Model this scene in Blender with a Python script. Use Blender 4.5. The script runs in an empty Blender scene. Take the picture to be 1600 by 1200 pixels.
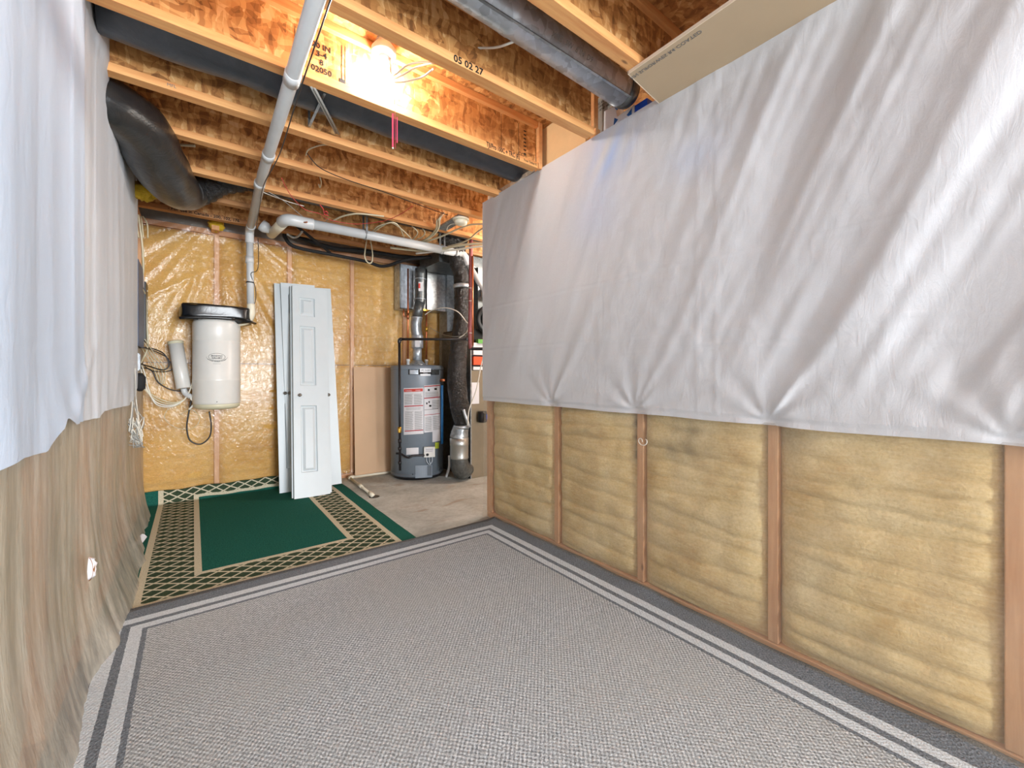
import bpy, math, random
from math import sin, cos, pi, radians, exp, sqrt, atan2, floor
from mathutils import Vector, Matrix, noise
random.seed(11)
S = bpy.context.scene
COL = S.collection

# ---------------------------------------------------------------- camera, light, exposure
F, CX, CY, H, YAW = 654.0, 800.0, 586.0, 1.11, radians(37.3)
cam = bpy.data.cameras.new('camera'); camo = bpy.data.objects.new('camera', cam); COL.objects.link(camo)
camo.location = (0, 0, H); camo.rotation_euler = (pi / 2, 0, -YAW)
cam.sensor_width = 36; cam.lens = F / 1600 * 36; cam.shift_y = -14 / 1600; cam.clip_start = 0.01
S.camera = camo
S.view_settings.view_transform = 'Standard'; S.view_settings.look = 'None'
S.view_settings.gamma = 1; S.view_settings.use_curve_mapping = False
S.view_settings.exposure = 0.46
w = bpy.data.worlds.new('world'); S.world = w; w.use_nodes = True
w.node_tree.nodes['Background'].inputs[0].default_value = (0.9, 0.95, 1.0, 1)
w.node_tree.nodes['Background'].inputs[1].default_value = 1.0
BULB_L = 370.0

def area(name, loc, target, size, power, color):
    l = bpy.data.lights.new(name, 'AREA'); l.shape = 'RECTANGLE'; l.size = size[0]; l.size_y = size[1]
    l.energy = power; l.color = color
    o = bpy.data.objects.new(name, l); COL.objects.link(o); o.location = loc
    o.rotation_euler = (Vector(target) - Vector(loc)).to_track_quat('-Z', 'Y').to_euler()
    return o
area('rear_area_fill', (1.55, -5.0, 1.5), (0.2, 3.0, 1.3), (2.6, 2.2), 600, (0.91, 0.955, 1.0))  # cool fill light added behind the camera, not a known source
def lamp(name, loc, power, color, r=.12):
    l = bpy.data.lights.new(name, 'POINT'); l.energy = power; l.color = color; l.shadow_soft_size = r
    o = bpy.data.objects.new(name, l); COL.objects.link(o); o.location = loc
    return o
lamp('rear_ceiling_fill', (0.2, -1.6, 2.15), 26, (1.0, 0.97, 0.93))  # added fill lamp in the unseen rear of the room
lamp('utility_bay_fill', (2.9, 3.1, 2.3), 50, (1.0, 0.95, 0.88))  # unseen lamp added to brighten the ducts beside the furnace

# ---------------------------------------------------------------- helpers
_fx, _fy, _rx, _ry = sin(YAW), cos(YAW), cos(YAW), -sin(YAW)
def ray(px, py):
    u = (px - CX) / F
    return _fx + u * _rx, _fy + u * _ry, -(py - CY) / F
def aX(px, py, x): d = ray(px, py); t = x / d[0]; return Vector((x, d[1] * t, H + d[2] * t))
def aY(px, py, y): d = ray(px, py); t = y / d[1]; return Vector((d[0] * t, y, H + d[2] * t))
def aZ(px, py, z): d = ray(px, py); t = (z - H) / d[2]; return Vector((d[0] * t, d[1] * t, z))
def aD(px, py, t): d = ray(px, py); return Vector((d[0] * t, d[1] * t, H + d[2] * t))
def N(x, y=0, z=0): return noise.noise(Vector((x, y, z)))
def sm(a, b, x):
    t = max(0, min(1, (x - a) / (b - a))); return t * t * (3 - 2 * t)

class MB:
    def __init__(s): s.v = []; s.f = []; s.sm = []
    def add(s, vs, fs, smooth=False):
        b = len(s.v); s.v += [tuple(v) for v in vs]; s.f += [tuple(b + i for i in f) for f in fs]; s.sm += [smooth] * len(fs); return s
    def box(s, a, b, M=None):
        x0, y0, z0 = a; x1, y1, z1 = b
        vs = [(x, y, z) for x in (x0, x1) for y in (y0, y1) for z in (z0, z1)]
        if M: vs = [M @ Vector(v) for v in vs]
        return s.add(vs, [(0, 1, 3, 2), (4, 6, 7, 5), (0, 4, 5, 1), (2, 3, 7, 6), (0, 2, 6, 4), (1, 5, 7, 3)])
    def tube(s, pts, r, n=10, sub=0, cap=True, wob=None):
        P = [Vector(p) for p in pts]
        R = list(r) if hasattr(r, '__len__') else [r] * len(P)
        if sub:
            Q = []; RR = []
            for i in range(len(P) - 1):
                p0 = P[max(i - 1, 0)]; p1 = P[i]; p2 = P[i + 1]; p3 = P[min(i + 2, len(P) - 1)]
                for k in range(sub):
                    t = k / sub
                    Q.append(.5 * ((2 * p1) + (p2 - p0) * t + (2 * p0 - 5 * p1 + 4 * p2 - p3) * t * t + (3 * p1 - p0 - 3 * p2 + p3) * t ** 3))
                    RR.append(R[i] * (1 - t) + R[i + 1] * t)
            Q.append(P[-1]); RR.append(R[-1]); P, R = Q, RR
        up = None; vs = []; m = len(P)
        for i in range(m):
            t = (P[min(i + 1, m - 1)] - P[max(i - 1, 0)]).normalized()
            if up is None:
                up = Vector((0, 0, 1)) if abs(t.z) < .9 else Vector((1, 0, 0))
            a = (up - t * up.dot(t)).normalized(); up = a; b = t.cross(a)
            for k in range(n):
                th = 2 * pi * k / n; rr = R[i]
                if wob: rr = wob(i, k, rr, P[i])
                vs.append(P[i] + (a * cos(th) + b * sin(th)) * rr)
        fs = [(i * n + k, (i + 1) * n + k, (i + 1) * n + (k + 1) % n, i * n + (k + 1) % n) for i in range(m - 1) for k in range(n)]
        s.add(vs, fs, True)
        if cap: b = len(s.v) - m * n; s.f += [tuple(b + k for k in range(n)), tuple(b + (m - 1) * n + k for k in reversed(range(n)))]; s.sm += [False, False]
        return s
    def lathe(s, c, prof, n=32, ax=None):
        # prof: (r, h) from bottom to top about axis
        c = Vector(c); ax = Vector(ax).normalized() if ax else Vector((0, 0, 1))
        a = ax.orthogonal().normalized(); b = ax.cross(a)
        vs = []
        for r, h in prof:
            for k in range(n):
                th = 2 * pi * k / n; vs.append(c + ax * h + (a * cos(th) + b * sin(th)) * r)
        m = len(prof)
        fs = [(i * n + k, i * n + (k + 1) % n, (i + 1) * n + (k + 1) % n, (i + 1) * n + k) for i in range(m - 1) for k in range(n)]
        s.add(vs, fs, True)
        b0 = len(s.v) - m * n
        if prof[0][0] > 1e-4: s.f.append(tuple(b0 + k for k in reversed(range(n)))); s.sm.append(False)
        if prof[-1][0] > 1e-4: s.f.append(tuple(b0 + (m - 1) * n + k for k in range(n))); s.sm.append(False)
        return s
    def grid(s, nu, nv, fn, smooth=True):
        vs = [fn(i / nu, j / nv) for j in range(nv + 1) for i in range(nu + 1)]
        fs = [(j * (nu + 1) + i, j * (nu + 1) + i + 1, (j + 1) * (nu + 1) + i + 1, (j + 1) * (nu + 1) + i) for j in range(nv) for i in range(nu)]
        return s.add(vs, fs, smooth)
    def prism(s, pts, h0, h1, fn):
        # pts 2-D outline, fn(u, v, h) -> 3-D
        n = len(pts); vs = [fn(u, v, h) for h in (h0, h1) for u, v in pts]
        return s.add(vs, [tuple(reversed(range(n))), tuple(range(n, 2 * n))] + [(i, (i + 1) % n, n + (i + 1) % n, n + i) for i in range(n)])

ORG = {}
def obj(name, mb, mat, parent=None, bevel=0, solid=0):
    if parent is not None: org = ORG[parent.name]
    else:
        xs = [v[0] for v in mb.v]; ys = [v[1] for v in mb.v]; zs = [v[2] for v in mb.v]
        org = Vector(((min(xs) + max(xs)) / 2, (min(ys) + max(ys)) / 2, min(zs)))
    me = bpy.data.meshes.new(name)
    me.from_pydata([(v[0] - org.x, v[1] - org.y, v[2] - org.z) for v in mb.v], [], mb.f)
    me.polygons.foreach_set('use_smooth', mb.sm); me.update()
    if mat: me.materials.append(mat)
    o = bpy.data.objects.new(name, me); COL.objects.link(o)
    if parent is not None: o.parent = parent
    else: o.location = org
    ORG[o.name] = org
    if solid:
        m = o.modifiers.new('solid', 'SOLIDIFY'); m.thickness = solid; m.offset = 0
    if bevel:
        m = o.modifiers.new('bevel', 'BEVEL'); m.width = bevel; m.segments = 2; m.limit_method = 'ANGLE'
    return o
def thing(name, label, cat, loc, group=None):
    o = bpy.data.objects.new(name, None); COL.objects.link(o); o.location = loc; o.empty_display_size = .1
    ORG[o.name] = Vector(loc); return tag(o, label, cat, group)
def tag(o, label, cat, group=None):
    o['label'] = label; o['category'] = cat
    if group: o['group'] = group
    return o
def struct(o): o['kind'] = 'structure'; return o
def lab(o, l): o['label'] = l; return o

def lettering(txt, size, M, mat, parent, name='lettering', align='CENTER', bold=0.0, ext=.0004):
    c = bpy.data.curves.new('t', 'FONT'); c.body = txt; c.size = size; c.align_x = align; c.align_y = 'CENTER'; c.extrude = ext; c.offset = bold
    c.resolution_u = 2
    t = bpy.data.objects.new('t', c); COL.objects.link(t)
    me0 = bpy.data.meshes.new_from_object(t, depsgraph=bpy.context.evaluated_depsgraph_get())
    mb = MB(); vs = [M @ v.co for v in me0.vertices]; mb.add(vs, [tuple(p.vertices) for p in me0.polygons])
    bpy.data.objects.remove(t); bpy.data.curves.remove(c); bpy.data.meshes.remove(me0)
    return obj(name, mb, mat, parent)
def frame(o, u, v):
    u = Vector(u).normalized(); v = Vector(v); v = (v - u * v.dot(u)).normalized(); n = u.cross(v)
    return Matrix(((u.x, v.x, n.x, o[0]), (u.y, v.y, n.y, o[1]), (u.z, v.z, n.z, o[2]), (0, 0, 0, 1)))

# ---------------------------------------------------------------- materials
def srgb(*c): return tuple(((x / 255 / 12.92) if x / 255 <= .04045 else ((x / 255 + .055) / 1.055) ** 2.4) for x in c) + (1,)
class NT:
    def __init__(s, name):
        s.m = bpy.data.materials.new(name); s.m.use_nodes = True; s.t = s.m.node_tree; s.n = s.t.nodes; s.l = s.t.links
        s.b = s.n['Principled BSDF']; s.out = s.n['Material Output']
    def node(s, t, **k):
        n = s.n.new(t)
        for a, b in k.items(): setattr(n, a, b)
        return n
    def L(s, a, b): s.l.new(a, b)
    def co(s, scale=(1, 1, 1), rot=(0, 0, 0), gen='Object'):
        tc = s.node('ShaderNodeTexCoord'); mp = s.node('ShaderNodeMapping')
        mp.inputs['Scale'].default_value = scale; mp.inputs['Rotation'].default_value = rot
        s.L(tc.outputs[gen], mp.inputs['Vector']); return mp.outputs[0]
    def noise(s, v, scale=5, detail=3, rough=.5, dist=0):
        n = s.node('ShaderNodeTexNoise'); n.inputs['Scale'].default_value = scale; n.inputs['Detail'].default_value = detail
        n.inputs['Roughness'].default_value = rough; n.inputs['Distortion'].default_value = dist
        s.L(v, n.inputs['Vector']); return n.outputs['Fac']
    def vor(s, v, scale=5, out='Color', feature='F1', rand=1):
        n = s.node('ShaderNodeTexVoronoi', feature=feature); n.inputs['Scale'].default_value = scale; n.inputs['Randomness'].default_value = rand
        s.L(v, n.inputs['Vector']); return n.outputs[out]
    def ramp(s, f, stops, interp='LINEAR'):
        r = s.node('ShaderNodeValToRGB'); r.color_ramp.interpolation = interp; e = r.color_ramp.elements
        while len(e) < len(stops): e.new(.5)
        for i, (p, c) in enumerate(stops): e[i].position = p; e[i].color = c if len(c) == 4 else tuple(c) + (1,)
        s.L(f, r.inputs[0]); return r.outputs[0]
    def mix(s, f, a, b, mode='MIX'):
        m = s.node('ShaderNodeMix', data_type='RGBA', blend_type=mode)
        for v, i in ((f, 0), (a, 6), (b, 7)):
            if hasattr(v, 'links') or hasattr(v, 'is_linked'): s.L(v, m.inputs[i])
            else: m.inputs[i].default_value = v
        return m.outputs[2]
    def math(s, op, a, b=0.0, c=None):
        m = s.node('ShaderNodeMath', operation=op)
        for i, v in enumerate((a, b) if c is None else (a, b, c)):
            if hasattr(v, 'is_linked'): s.L(v, m.inputs[i])
            else: m.inputs[i].default_value = v
        return m.outputs[0]
    def bump(s, h, strength=.3, dist=.01, nrm=None):
        b = s.node('ShaderNodeBump'); b.inputs['Strength'].default_value = strength; b.inputs['Distance'].default_value = dist
        s.L(h, b.inputs['Height'])
        if nrm: s.L(nrm, b.inputs['Normal'])
        s.L(b.outputs[0], s.b.inputs['Normal']); return b.outputs[0]
    def set(s, col=None, rough=.6, metal=0, spec=None):
        if col is not None:
            if hasattr(col, 'is_linked'): s.L(col, s.b.inputs['Base Color'])
            else: s.b.inputs['Base Color'].default_value = col
        s.b.inputs['Roughness'].default_value = rough; s.b.inputs['Metallic'].default_value = metal
        if spec is not None: s.b.inputs['Specular IOR Level'].default_value = spec
        return s.m

def plain(name, c, rough=.5, metal=0, var=.12, nscale=14, bumpy=0):
    t = NT(name); v = t.co(); f = t.noise(v, nscale, 4)
    d = tuple(x * (1 - var) for x in c[:3]) + (1,); l = tuple(min(1, x * (1 + var)) for x in c[:3]) + (1,)
    col = t.ramp(f, [(.3, d), (.7, l)])
    if bumpy: t.bump(t.noise(v, nscale * 3, 3), bumpy, .004)
    return t.set(col, rough, metal)

def osb(name, plane='xz', dark=1.0):
    t = NT(name)
    base = t.co()
    nz = t.node('ShaderNodeTexNoise'); nz.inputs['Scale'].default_value = 9; t.L(base, nz.inputs['Vector'])
    cols = []
    for k, (rot, sc) in enumerate((((0, .35, .35), (62, 42, 17)), ((0, -.5, -.5), (76, 42, 24)), ((0, 1.0, 1.0), (24, 56, 70)))):
        mp = t.node('ShaderNodeMapping'); mp.inputs['Scale'].default_value = sc; mp.inputs['Rotation'].default_value = rot
        add = t.node('ShaderNodeVectorMath', operation='MULTIPLY_ADD'); t.L(nz.outputs['Color'], add.inputs[0]); add.inputs[1].default_value = (.06,) * 3; t.L(base, add.inputs[2])
        t.L(add.outputs[0], mp.inputs['Vector'])
        cols.append(t.vor(mp.outputs[0], .62, 'Color'))
    a = t.mix(.5, cols[0], cols[1]); a = t.mix(.35, a, cols[2])
    bw = t.node('ShaderNodeRGBToBW'); t.L(a, bw.inputs[0])
    D = dark
    c = t.ramp(bw.outputs[0], [(.22, (.20 * D, .075 * D, .018 * D)), (.38, (.42 * D, .17 * D, .045 * D)), (.52, (.62 * D, .29 * D, .085 * D)), (.68, (.80 * D, .45 * D, .17 * D)), (.8, (.90 * D, .60 * D, .29 * D))])
    big = t.noise(base, 2.2, 3)
    c = t.mix(t.ramp(big, [(.35, (.0,) * 3), (.7, (.35,) * 3)]), c, (.38 * D, .17 * D, .05 * D, 1))
    t.bump(bw.outputs[0], .35, .006)
    return t.set(c, .62)
def lumber(name, axis, c1, c2, knots=True):
    t = NT(name)
    sc = {'x': (1.2, 16, 16), 'y': (16, 1.2, 16), 'z': (16, 16, 1.2)}[axis]
    v = t.co(sc); f = t.noise(v, 2.4, 6, .6, .4)
    g = t.noise(t.co(tuple(s * 3 for s in sc)), 3, 4)
    c = t.ramp(f, [(.3, c1), (.5, tuple((a + b) / 2 for a, b in zip(c1, c2))), (.72, c2)])
    c = t.mix(t.math('MULTIPLY', g, .25), c, tuple(x * .55 for x in c1[:3]) + (1,))
    if knots:
        k = t.vor(t.co(tuple((3 if s < 5 else 9) for s in sc)), 1.6, 'Distance')
        c = t.mix(t.ramp(k, [(.05, (.8,) * 3), (.12, (0,) * 3)]), c, (.16, .06, .02, 1))
    t.bump(f, .15, .003)
    return t.set(c, .6)

M = {}
M['osb'] = osb('osb_web'); M['osb_floor'] = osb('osb_subfloor', dark=.95)
M['flange'] = lumber('joist_lumber', 'x', srgb(212, 140, 80), srgb(240, 184, 118))
M['flange_dark'] = lumber('joist_lumber_dark', 'x', srgb(150, 95, 50), srgb(205, 150, 95))  # deeper brown lumber for the joists nearest the back wall
M['stud'] = lumber('stud_lumber', 'z', srgb(204, 150, 108), srgb(230, 182, 138))
M['plate'] = lumber('plate_lumber', 'y', srgb(208, 154, 112), srgb(232, 184, 140))
M['platex'] = lumber('plate_lumber_x', 'x', srgb(190, 132, 92), srgb(218, 164, 118))
M['rim'] = lumber('block_lumber', 'y', srgb(212, 150, 96), srgb(236, 184, 124))
M['cream'] = plain('cream_panel', srgb(232, 200, 150), .5, var=.03)

def batt(name, hue):
    t = NT(name); v = t.co()
    a = t.noise(v, 3.2, 5, .6); f = t.noise(t.co((3, 3, 26)), 5, 4, .6); fine = t.noise(v, 90, 3, .7)
    c = t.ramp(a, [(.28, hue[0]), (.5, hue[1]), (.72, hue[2])])
    c = t.mix(t.ramp(f, [(.4, (0,) * 3), (.75, (.45,) * 3)]), c, hue[3])
    c = t.mix(t.ramp(fine, [(.35, (.28,) * 3), (.6, (0,) * 3)]), c, tuple(x * .6 for x in hue[0][:3]) + (1,))
    at = t.node('ShaderNodeAttribute', attribute_name='mould')
    c = t.mix(at.outputs['Fac'], c, (.07, .06, .045, 1))
    b = t.math('ADD', t.math('MULTIPLY', f, .7), fine); t.bump(b, .45, .006)
    t.b.inputs['Sheen Weight'].default_value = .1
    return t.set(c, .9, spec=.1)
M['batt'] = batt('fibreglass_batt', (srgb(204, 168, 104), srgb(226, 200, 146), srgb(234, 216, 174), srgb(244, 228, 186)))
M['batt_back'] = batt('fibreglass_batt_amber', (srgb(186, 134, 58), srgb(210, 162, 86), srgb(220, 180, 112), srgb(230, 190, 118)))
M['batt_left'] = batt('fibreglass_batt_pale', (srgb(196, 168, 124), srgb(214, 194, 156), srgb(224, 208, 176), srgb(230, 216, 186)))

M['yellow_orange'] = batt('orange_wool', (srgb(200, 130, 60), srgb(226, 160, 84), srgb(236, 180, 110), srgb(240, 190, 120)))
def poly(name, haze, gloss, col, streak=None, rough=.12, bs=.4, upper=False):
    t = NT(name); v = t.co()
    tr = t.node('ShaderNodeBsdfTransparent'); df = t.node('ShaderNodeBsdfDiffuse'); df.inputs[0].default_value = col
    tl = t.node('ShaderNodeBsdfTranslucent'); tl.inputs[0].default_value = col
    gl = t.node('ShaderNodeBsdfGlossy'); gl.inputs['Roughness'].default_value = rough
    m0 = t.node('ShaderNodeMixShader'); m0.inputs[0].default_value = .4; t.L(df.outputs[0], m0.inputs[1]); t.L(tl.outputs[0], m0.inputs[2])
    m1 = t.node('ShaderNodeMixShader')
    n = t.noise(t.co(streak or (1, 1, 1)), 3.5, 5, .65)
    h = t.ramp(n, [(.3, (haze * .45,) * 3), (.75, (min(1, haze * 1.6),) * 3)]); t.L(h, m1.inputs[0])
    t.L(tr.outputs[0], m1.inputs[1]); t.L(m0.outputs[0], m1.inputs[2])
    m2 = t.node('ShaderNodeMixShader'); lw = t.node('ShaderNodeLayerWeight'); lw.inputs[0].default_value = .35
    g = t.math('MULTIPLY_ADD', lw.outputs['Fresnel'], gloss, gloss * .25); t.L(g, m2.inputs[0])
    t.L(m1.outputs[0], m2.inputs[1]); t.L(gl.outputs[0], m2.inputs[2]); t.L(m2.outputs[0], t.out.inputs[0])
    b = t.node('ShaderNodeBump'); b.inputs['Strength'].default_value = bs; b.inputs['Distance'].default_value = .01
    hh = t.noise(t.co(streak or (1, 1, 1)), 16, 4, .6, 1.0)
    if upper:
        sp = t.node('ShaderNodeSeparateXYZ'); t.L(t.co(), sp.inputs[0]); hh = t.math('MULTIPLY', hh, t.ramp(t.math('MULTIPLY', sp.outputs[2], .4), [(.40, (.55,) * 3), (.62, (1,) * 3)]))
    t.L(hh, b.inputs['Height'])
    for x in (gl, df): t.L(b.outputs[0], x.inputs['Normal'])
    t.n.remove(t.b); return t.m
M['poly_left'] = poly('clear_polyethylene_hazy', .62, .35, srgb(228, 220, 203), (5, 5, .8), .3)
M['poly_back'] = poly('clear_polyethylene', .06, .13, srgb(225, 215, 195), (2.2, 2.2, 1.2), .16, .5, True)
M['poly_right'] = poly('clear_polyethylene_smooth', .17, .2, srgb(236, 222, 200), (1.2, 1.2, 1.2), .3, .08)

def wrap(name, base, tint, tinty):
    t = NT(name); v = t.co()
    c = t.ramp(t.noise(v, 2.0, 3), [(.3, base), (.7, tuple(min(1, x * 1.06) for x in base[:3]) + (1,))])
    c = t.mix(t.ramp(t.noise(v, 260, 2), [(.4, (.10,) * 3), (.6, (0,) * 3)]), c, (.5, .5, .52, 1))
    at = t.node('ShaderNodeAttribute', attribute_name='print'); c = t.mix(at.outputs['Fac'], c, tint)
    b = t.noise(t.co((1, 3, 1)), 9, 6, .65, .8); fib = t.noise(v, 320, 2)
    t.bump(t.math('MULTIPLY_ADD', fib, .03, b), .22, .012)
    t.set(c, .55, spec=.3)
    tl = t.node('ShaderNodeBsdfTranslucent'); t.L(c, tl.inputs[0]); mx = t.node('ShaderNodeMixShader'); mx.inputs[0].default_value = .12
    t.L(t.b.outputs[0], mx.inputs[1]); t.L(tl.outputs[0], mx.inputs[2]); t.L(mx.outputs[0], t.out.inputs[0])
    return t.m
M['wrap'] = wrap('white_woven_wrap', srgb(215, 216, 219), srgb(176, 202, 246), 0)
M['wrap_left'] = wrap('white_woven_wrap_cool', srgb(224, 227, 231), srgb(200, 219, 243), 0)

def concrete():
    t = NT('concrete_slab'); v = t.co()
    a = t.noise(v, 1.6, 6, .6, .5); b = t.noise(v, 34, 5, .7)
    c = t.ramp(a, [(.3, srgb(152, 152, 146)), (.5, srgb(184, 185, 178)), (.7, srgb(206, 208, 203))])
    c = t.mix(t.ramp(b, [(.3, (.35,) * 3), (.6, (0,) * 3)]), c, srgb(120, 112, 100))
    st = t.noise(t.co((1, 2.6, 1)), 2.3, 4, .5, 1.2); c = t.mix(t.ramp(st, [(.58, (0,) * 3), (.72, (.5,) * 3)]), c, srgb(140, 108, 76))
    t.bump(b, .12, .003); return t.set(c, .7)
M['concrete'] = concrete()

def rug_gray(x0, x1, y1):
    t = NT('grey_woven_carpet'); tc = t.node('ShaderNodeTexCoord'); sp = t.node('ShaderNodeSeparateXYZ'); g = t.node('ShaderNodeNewGeometry')
    t.L(g.outputs['Position'], sp.inputs[0]); X, Y = sp.outputs[0], sp.outputs[1]
    dx0 = t.math('SUBTRACT', X, x0); dx1 = t.math('SUBTRACT', x1, X); dy = t.math('SUBTRACT', y1, Y)
    d = t.math('MINIMUM', t.math('MINIMUM', dx0, dx1), dy)
    wob = t.noise(g.outputs['Position'], 60, 2); d = t.math('MULTIPLY_ADD', t.math('SUBTRACT', wob, .5), .006, d)
    # loops: basket weave of small tufts
    k = 2 * pi / .0165
    jn = t.noise(g.outputs['Position'], 26, 2); jj = t.math('MULTIPLY', jn, 3.2)
    sx = t.math('SINE', t.math('MULTIPLY_ADD', X, k, jj)); sy = t.math('SINE', t.math('MULTIPLY_ADD', Y, k * .9, jj))
    wv = t.math('MULTIPLY', sx, sy)
    fn = t.noise(g.outputs['Position'], 210, 3, .7); big = t.noise(g.outputs['Position'], 1.7, 4, .55)
    weave = t.math('ADD', t.math('MULTIPLY', wv, .17), t.math('MULTIPLY', fn, 1.0))
    field = t.ramp(weave, [(.22, srgb(96, 98, 100)), (.5, srgb(170, 172, 173)), (.74, srgb(230, 231, 232))])
    field = t.mix(t.ramp(big, [(.40, (.0,) * 3), (.66, (.42,) * 3)]), field, srgb(176, 174, 168))
    edge = t.ramp(fn, [(.3, srgb(82, 86, 91)), (.7, srgb(146, 151, 157))])
    lite = t.ramp(fn, [(.3, srgb(178, 182, 186)), (.7, srgb(228, 232, 235))])
    def band(a, b): return t.math('MULTIPLY', t.math('GREATER_THAN', d, a), t.math('LESS_THAN', d, b))
    st = t.math('ADD', band(.112, .158), band(.186, .228))
    c = t.mix(t.math('GREATER_THAN', d, .245), edge, field); c = t.mix(st, c, lite)
    t.bump(weave, .8, .005); return t.set(c, .95, spec=.08)
def rug_green():
    t = NT('green_patterned_carpet'); g = t.node('ShaderNodeUVMap', uv_map='UVMap'); sp = t.node('ShaderNodeSeparateXYZ')
    t.L(g.outputs[0], sp.inputs[0]); X, Y = sp.outputs[0], sp.outputs[1]      # uv in metres, unrolled
    geo = t.node('ShaderNodeNewGeometry')
    fn = t.noise(geo.outputs['Position'], 170, 3, .7)
    dx = t.math('MINIMUM', t.math('SUBTRACT', X, -.235), t.math('SUBTRACT', 1.10, X))
    d = t.math('MINIMUM', dx, t.math('MINIMUM', t.math('SUBTRACT', Y, 2.635), t.math('SUBTRACT', 4.93, Y)))
    d = t.math('MULTIPLY_ADD', t.math('SUBTRACT', fn, .5), .006, d)
    green = t.ramp(fn, [(.3, srgb(18, 62, 56)), (.7, srgb(44, 112, 96))])
    cream = t.ramp(fn, [(.3, srgb(176, 166, 140)), (.7, srgb(222, 212, 186))])
    dk = t.ramp(fn, [(.3, srgb(34, 50, 38)), (.7, srgb(74, 88, 66))])
    p = t.math('MULTIPLY', X, 1 / .11); q = t.math('MULTIPLY', Y, 1 / .084)
    l1 = t.math('ABSOLUTE', t.math('SUBTRACT', t.math('FRACT', t.math('ADD', p, q)), .5)); l2 = t.math('ABSOLUTE', t.math('SUBTRACT', t.math('FRACT', t.math('SUBTRACT', p, q)), .5))
    lat = t.math('GREATER_THAN', t.math('MAXIMUM', l1, l2), .41)
    inb = t.math('MULTIPLY', t.math('GREATER_THAN', d, .0), t.math('LESS_THAN', d, .275))
    latc = t.mix(lat, dk, cream)
    c = t.mix(inb, green, latc)
    s1 = t.math('MULTIPLY', t.math('GREATER_THAN', d, 0.0), t.math('LESS_THAN', d, .034)); s2 = t.math('MULTIPLY', t.math('GREATER_THAN', d, .24), t.math('LESS_THAN', d, .275))
    c = t.mix(t.math('ADD', s1, s2), c, cream)
    t.bump(fn, .6, .004); return t.set(c, .95, spec=.08)

M['door'] = plain('white_door_paint', srgb(200, 208, 211), .38, var=.015)
M['door_edge'] = plain('door_edge_grey', srgb(140, 150, 150), .5, var=.05)
M['nickel'] = plain('brushed_nickel', srgb(150, 145, 138), .3, 1)
M['pvc'] = plain('white_pvc', srgb(198, 200, 200), .35, var=.03)
M['pvc_cream'] = plain('cream_pvc', srgb(226, 218, 196), .4, var=.04)
M['vac'] = plain('off_white_enamel', srgb(216, 214, 208), .33, var=.02)
M['vac_base'] = plain('aged_cream_plastic', srgb(206, 200, 172), .45, var=.03)
M['black'] = plain('black_plastic', srgb(22, 22, 24), .35, var=.1)
M['blackmatte'] = plain('black_foam', srgb(26, 26, 27), .8, var=.15)
M['ink'] = plain('black_ink', srgb(24, 20, 18), .7, var=.05)
M['inkgrey'] = plain('grey_ink', srgb(112, 112, 110), .7, var=.05)
M['tank'] = plain('slate_grey_enamel', srgb(122, 132, 142), .35, var=.03)
M['tank_dark'] = plain('slate_grey_trim', srgb(92, 100, 108), .4, var=.05)
M['paper'] = plain('label_paper', srgb(214, 212, 214), .6, var=.04)
M['red'] = plain('label_red', srgb(196, 60, 48), .6, var=.05)
M['redline'] = plain('label_dark_red', srgb(170, 40, 48), .6, var=.05)
M['lime'] = plain('lime_tag', srgb(176, 190, 60), .6, var=.05)
M['blue'] = plain('blue_pex', srgb(52, 132, 206), .35, var=.04)
M['bluebox'] = plain('blue_print', srgb(36, 92, 214), .5, var=.06)
M['bluemark'] = plain('blue_print_mark', srgb(40, 104, 176), .5, var=.05)
M['whitebox'] = plain('white_carton', srgb(236, 238, 242), .5, var=.02)
M['greysheet'] = plain('grey_foam_sheet', srgb(150, 152, 148), .6, var=.06)
M['brass'] = plain('brass', srgb(206, 166, 74), .3, 1)
M['copper'] = plain('copper_pipe', srgb(196, 120, 82), .32, .9, var=.2)
M['pinkpipe'] = plain('pink_wrapped_pipe', srgb(150, 84, 84), .5, .2, var=.25, nscale=30)
M['iron'] = plain('black_iron_pipe', srgb(44, 42, 44), .4, .4)
M['wire_w'] = plain('white_cable_jacket', srgb(226, 222, 210), .5, var=.03)
M['wire_c'] = plain('cream_cable_jacket', srgb(206, 196, 166), .5, var=.05)
M['wire_g'] = plain('grey_cable_jacket', srgb(150, 148, 142), .5, var=.05)
M['wire_r'] = plain('red_wire', srgb(200, 64, 62), .5, var=.05)
M['ribbon'] = plain('pink_red_ribbon', srgb(206, 60, 92), .5, var=.08)
M['panel'] = plain('panel_blue_grey', srgb(62, 88, 124), .45, .1, var=.05)
M['drywall'] = plain('drywall_back_paper', srgb(190, 168, 138), .8, var=.04, nscale=4)
M['hardboard'] = plain('tan_hardboard', srgb(206, 170, 134), .6, var=.05, nscale=3)
M['gypsum'] = plain('gypsum_core', srgb(232, 214, 190), .8, var=.03)
M['cream_pl'] = plain('cream_plastic', srgb(232, 228, 206), .45, var=.02)
M['furn'] = plain('taupe_furnace_paint', srgb(132, 120, 100), .42, .25, var=.05)
M['green'] = plain('green_component', srgb(96, 160, 72), .5)
M['orange'] = plain('orange_component', srgb(226, 84, 42), .5)
M['yellow'] = batt('yellow_loose_wool', (srgb(170, 132, 20), srgb(214, 176, 46), srgb(228, 196, 80), srgb(236, 206, 90)))
M['fanhood'] = plain('fan_dark_hood', srgb(48, 50, 50), .5, .2)
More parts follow.
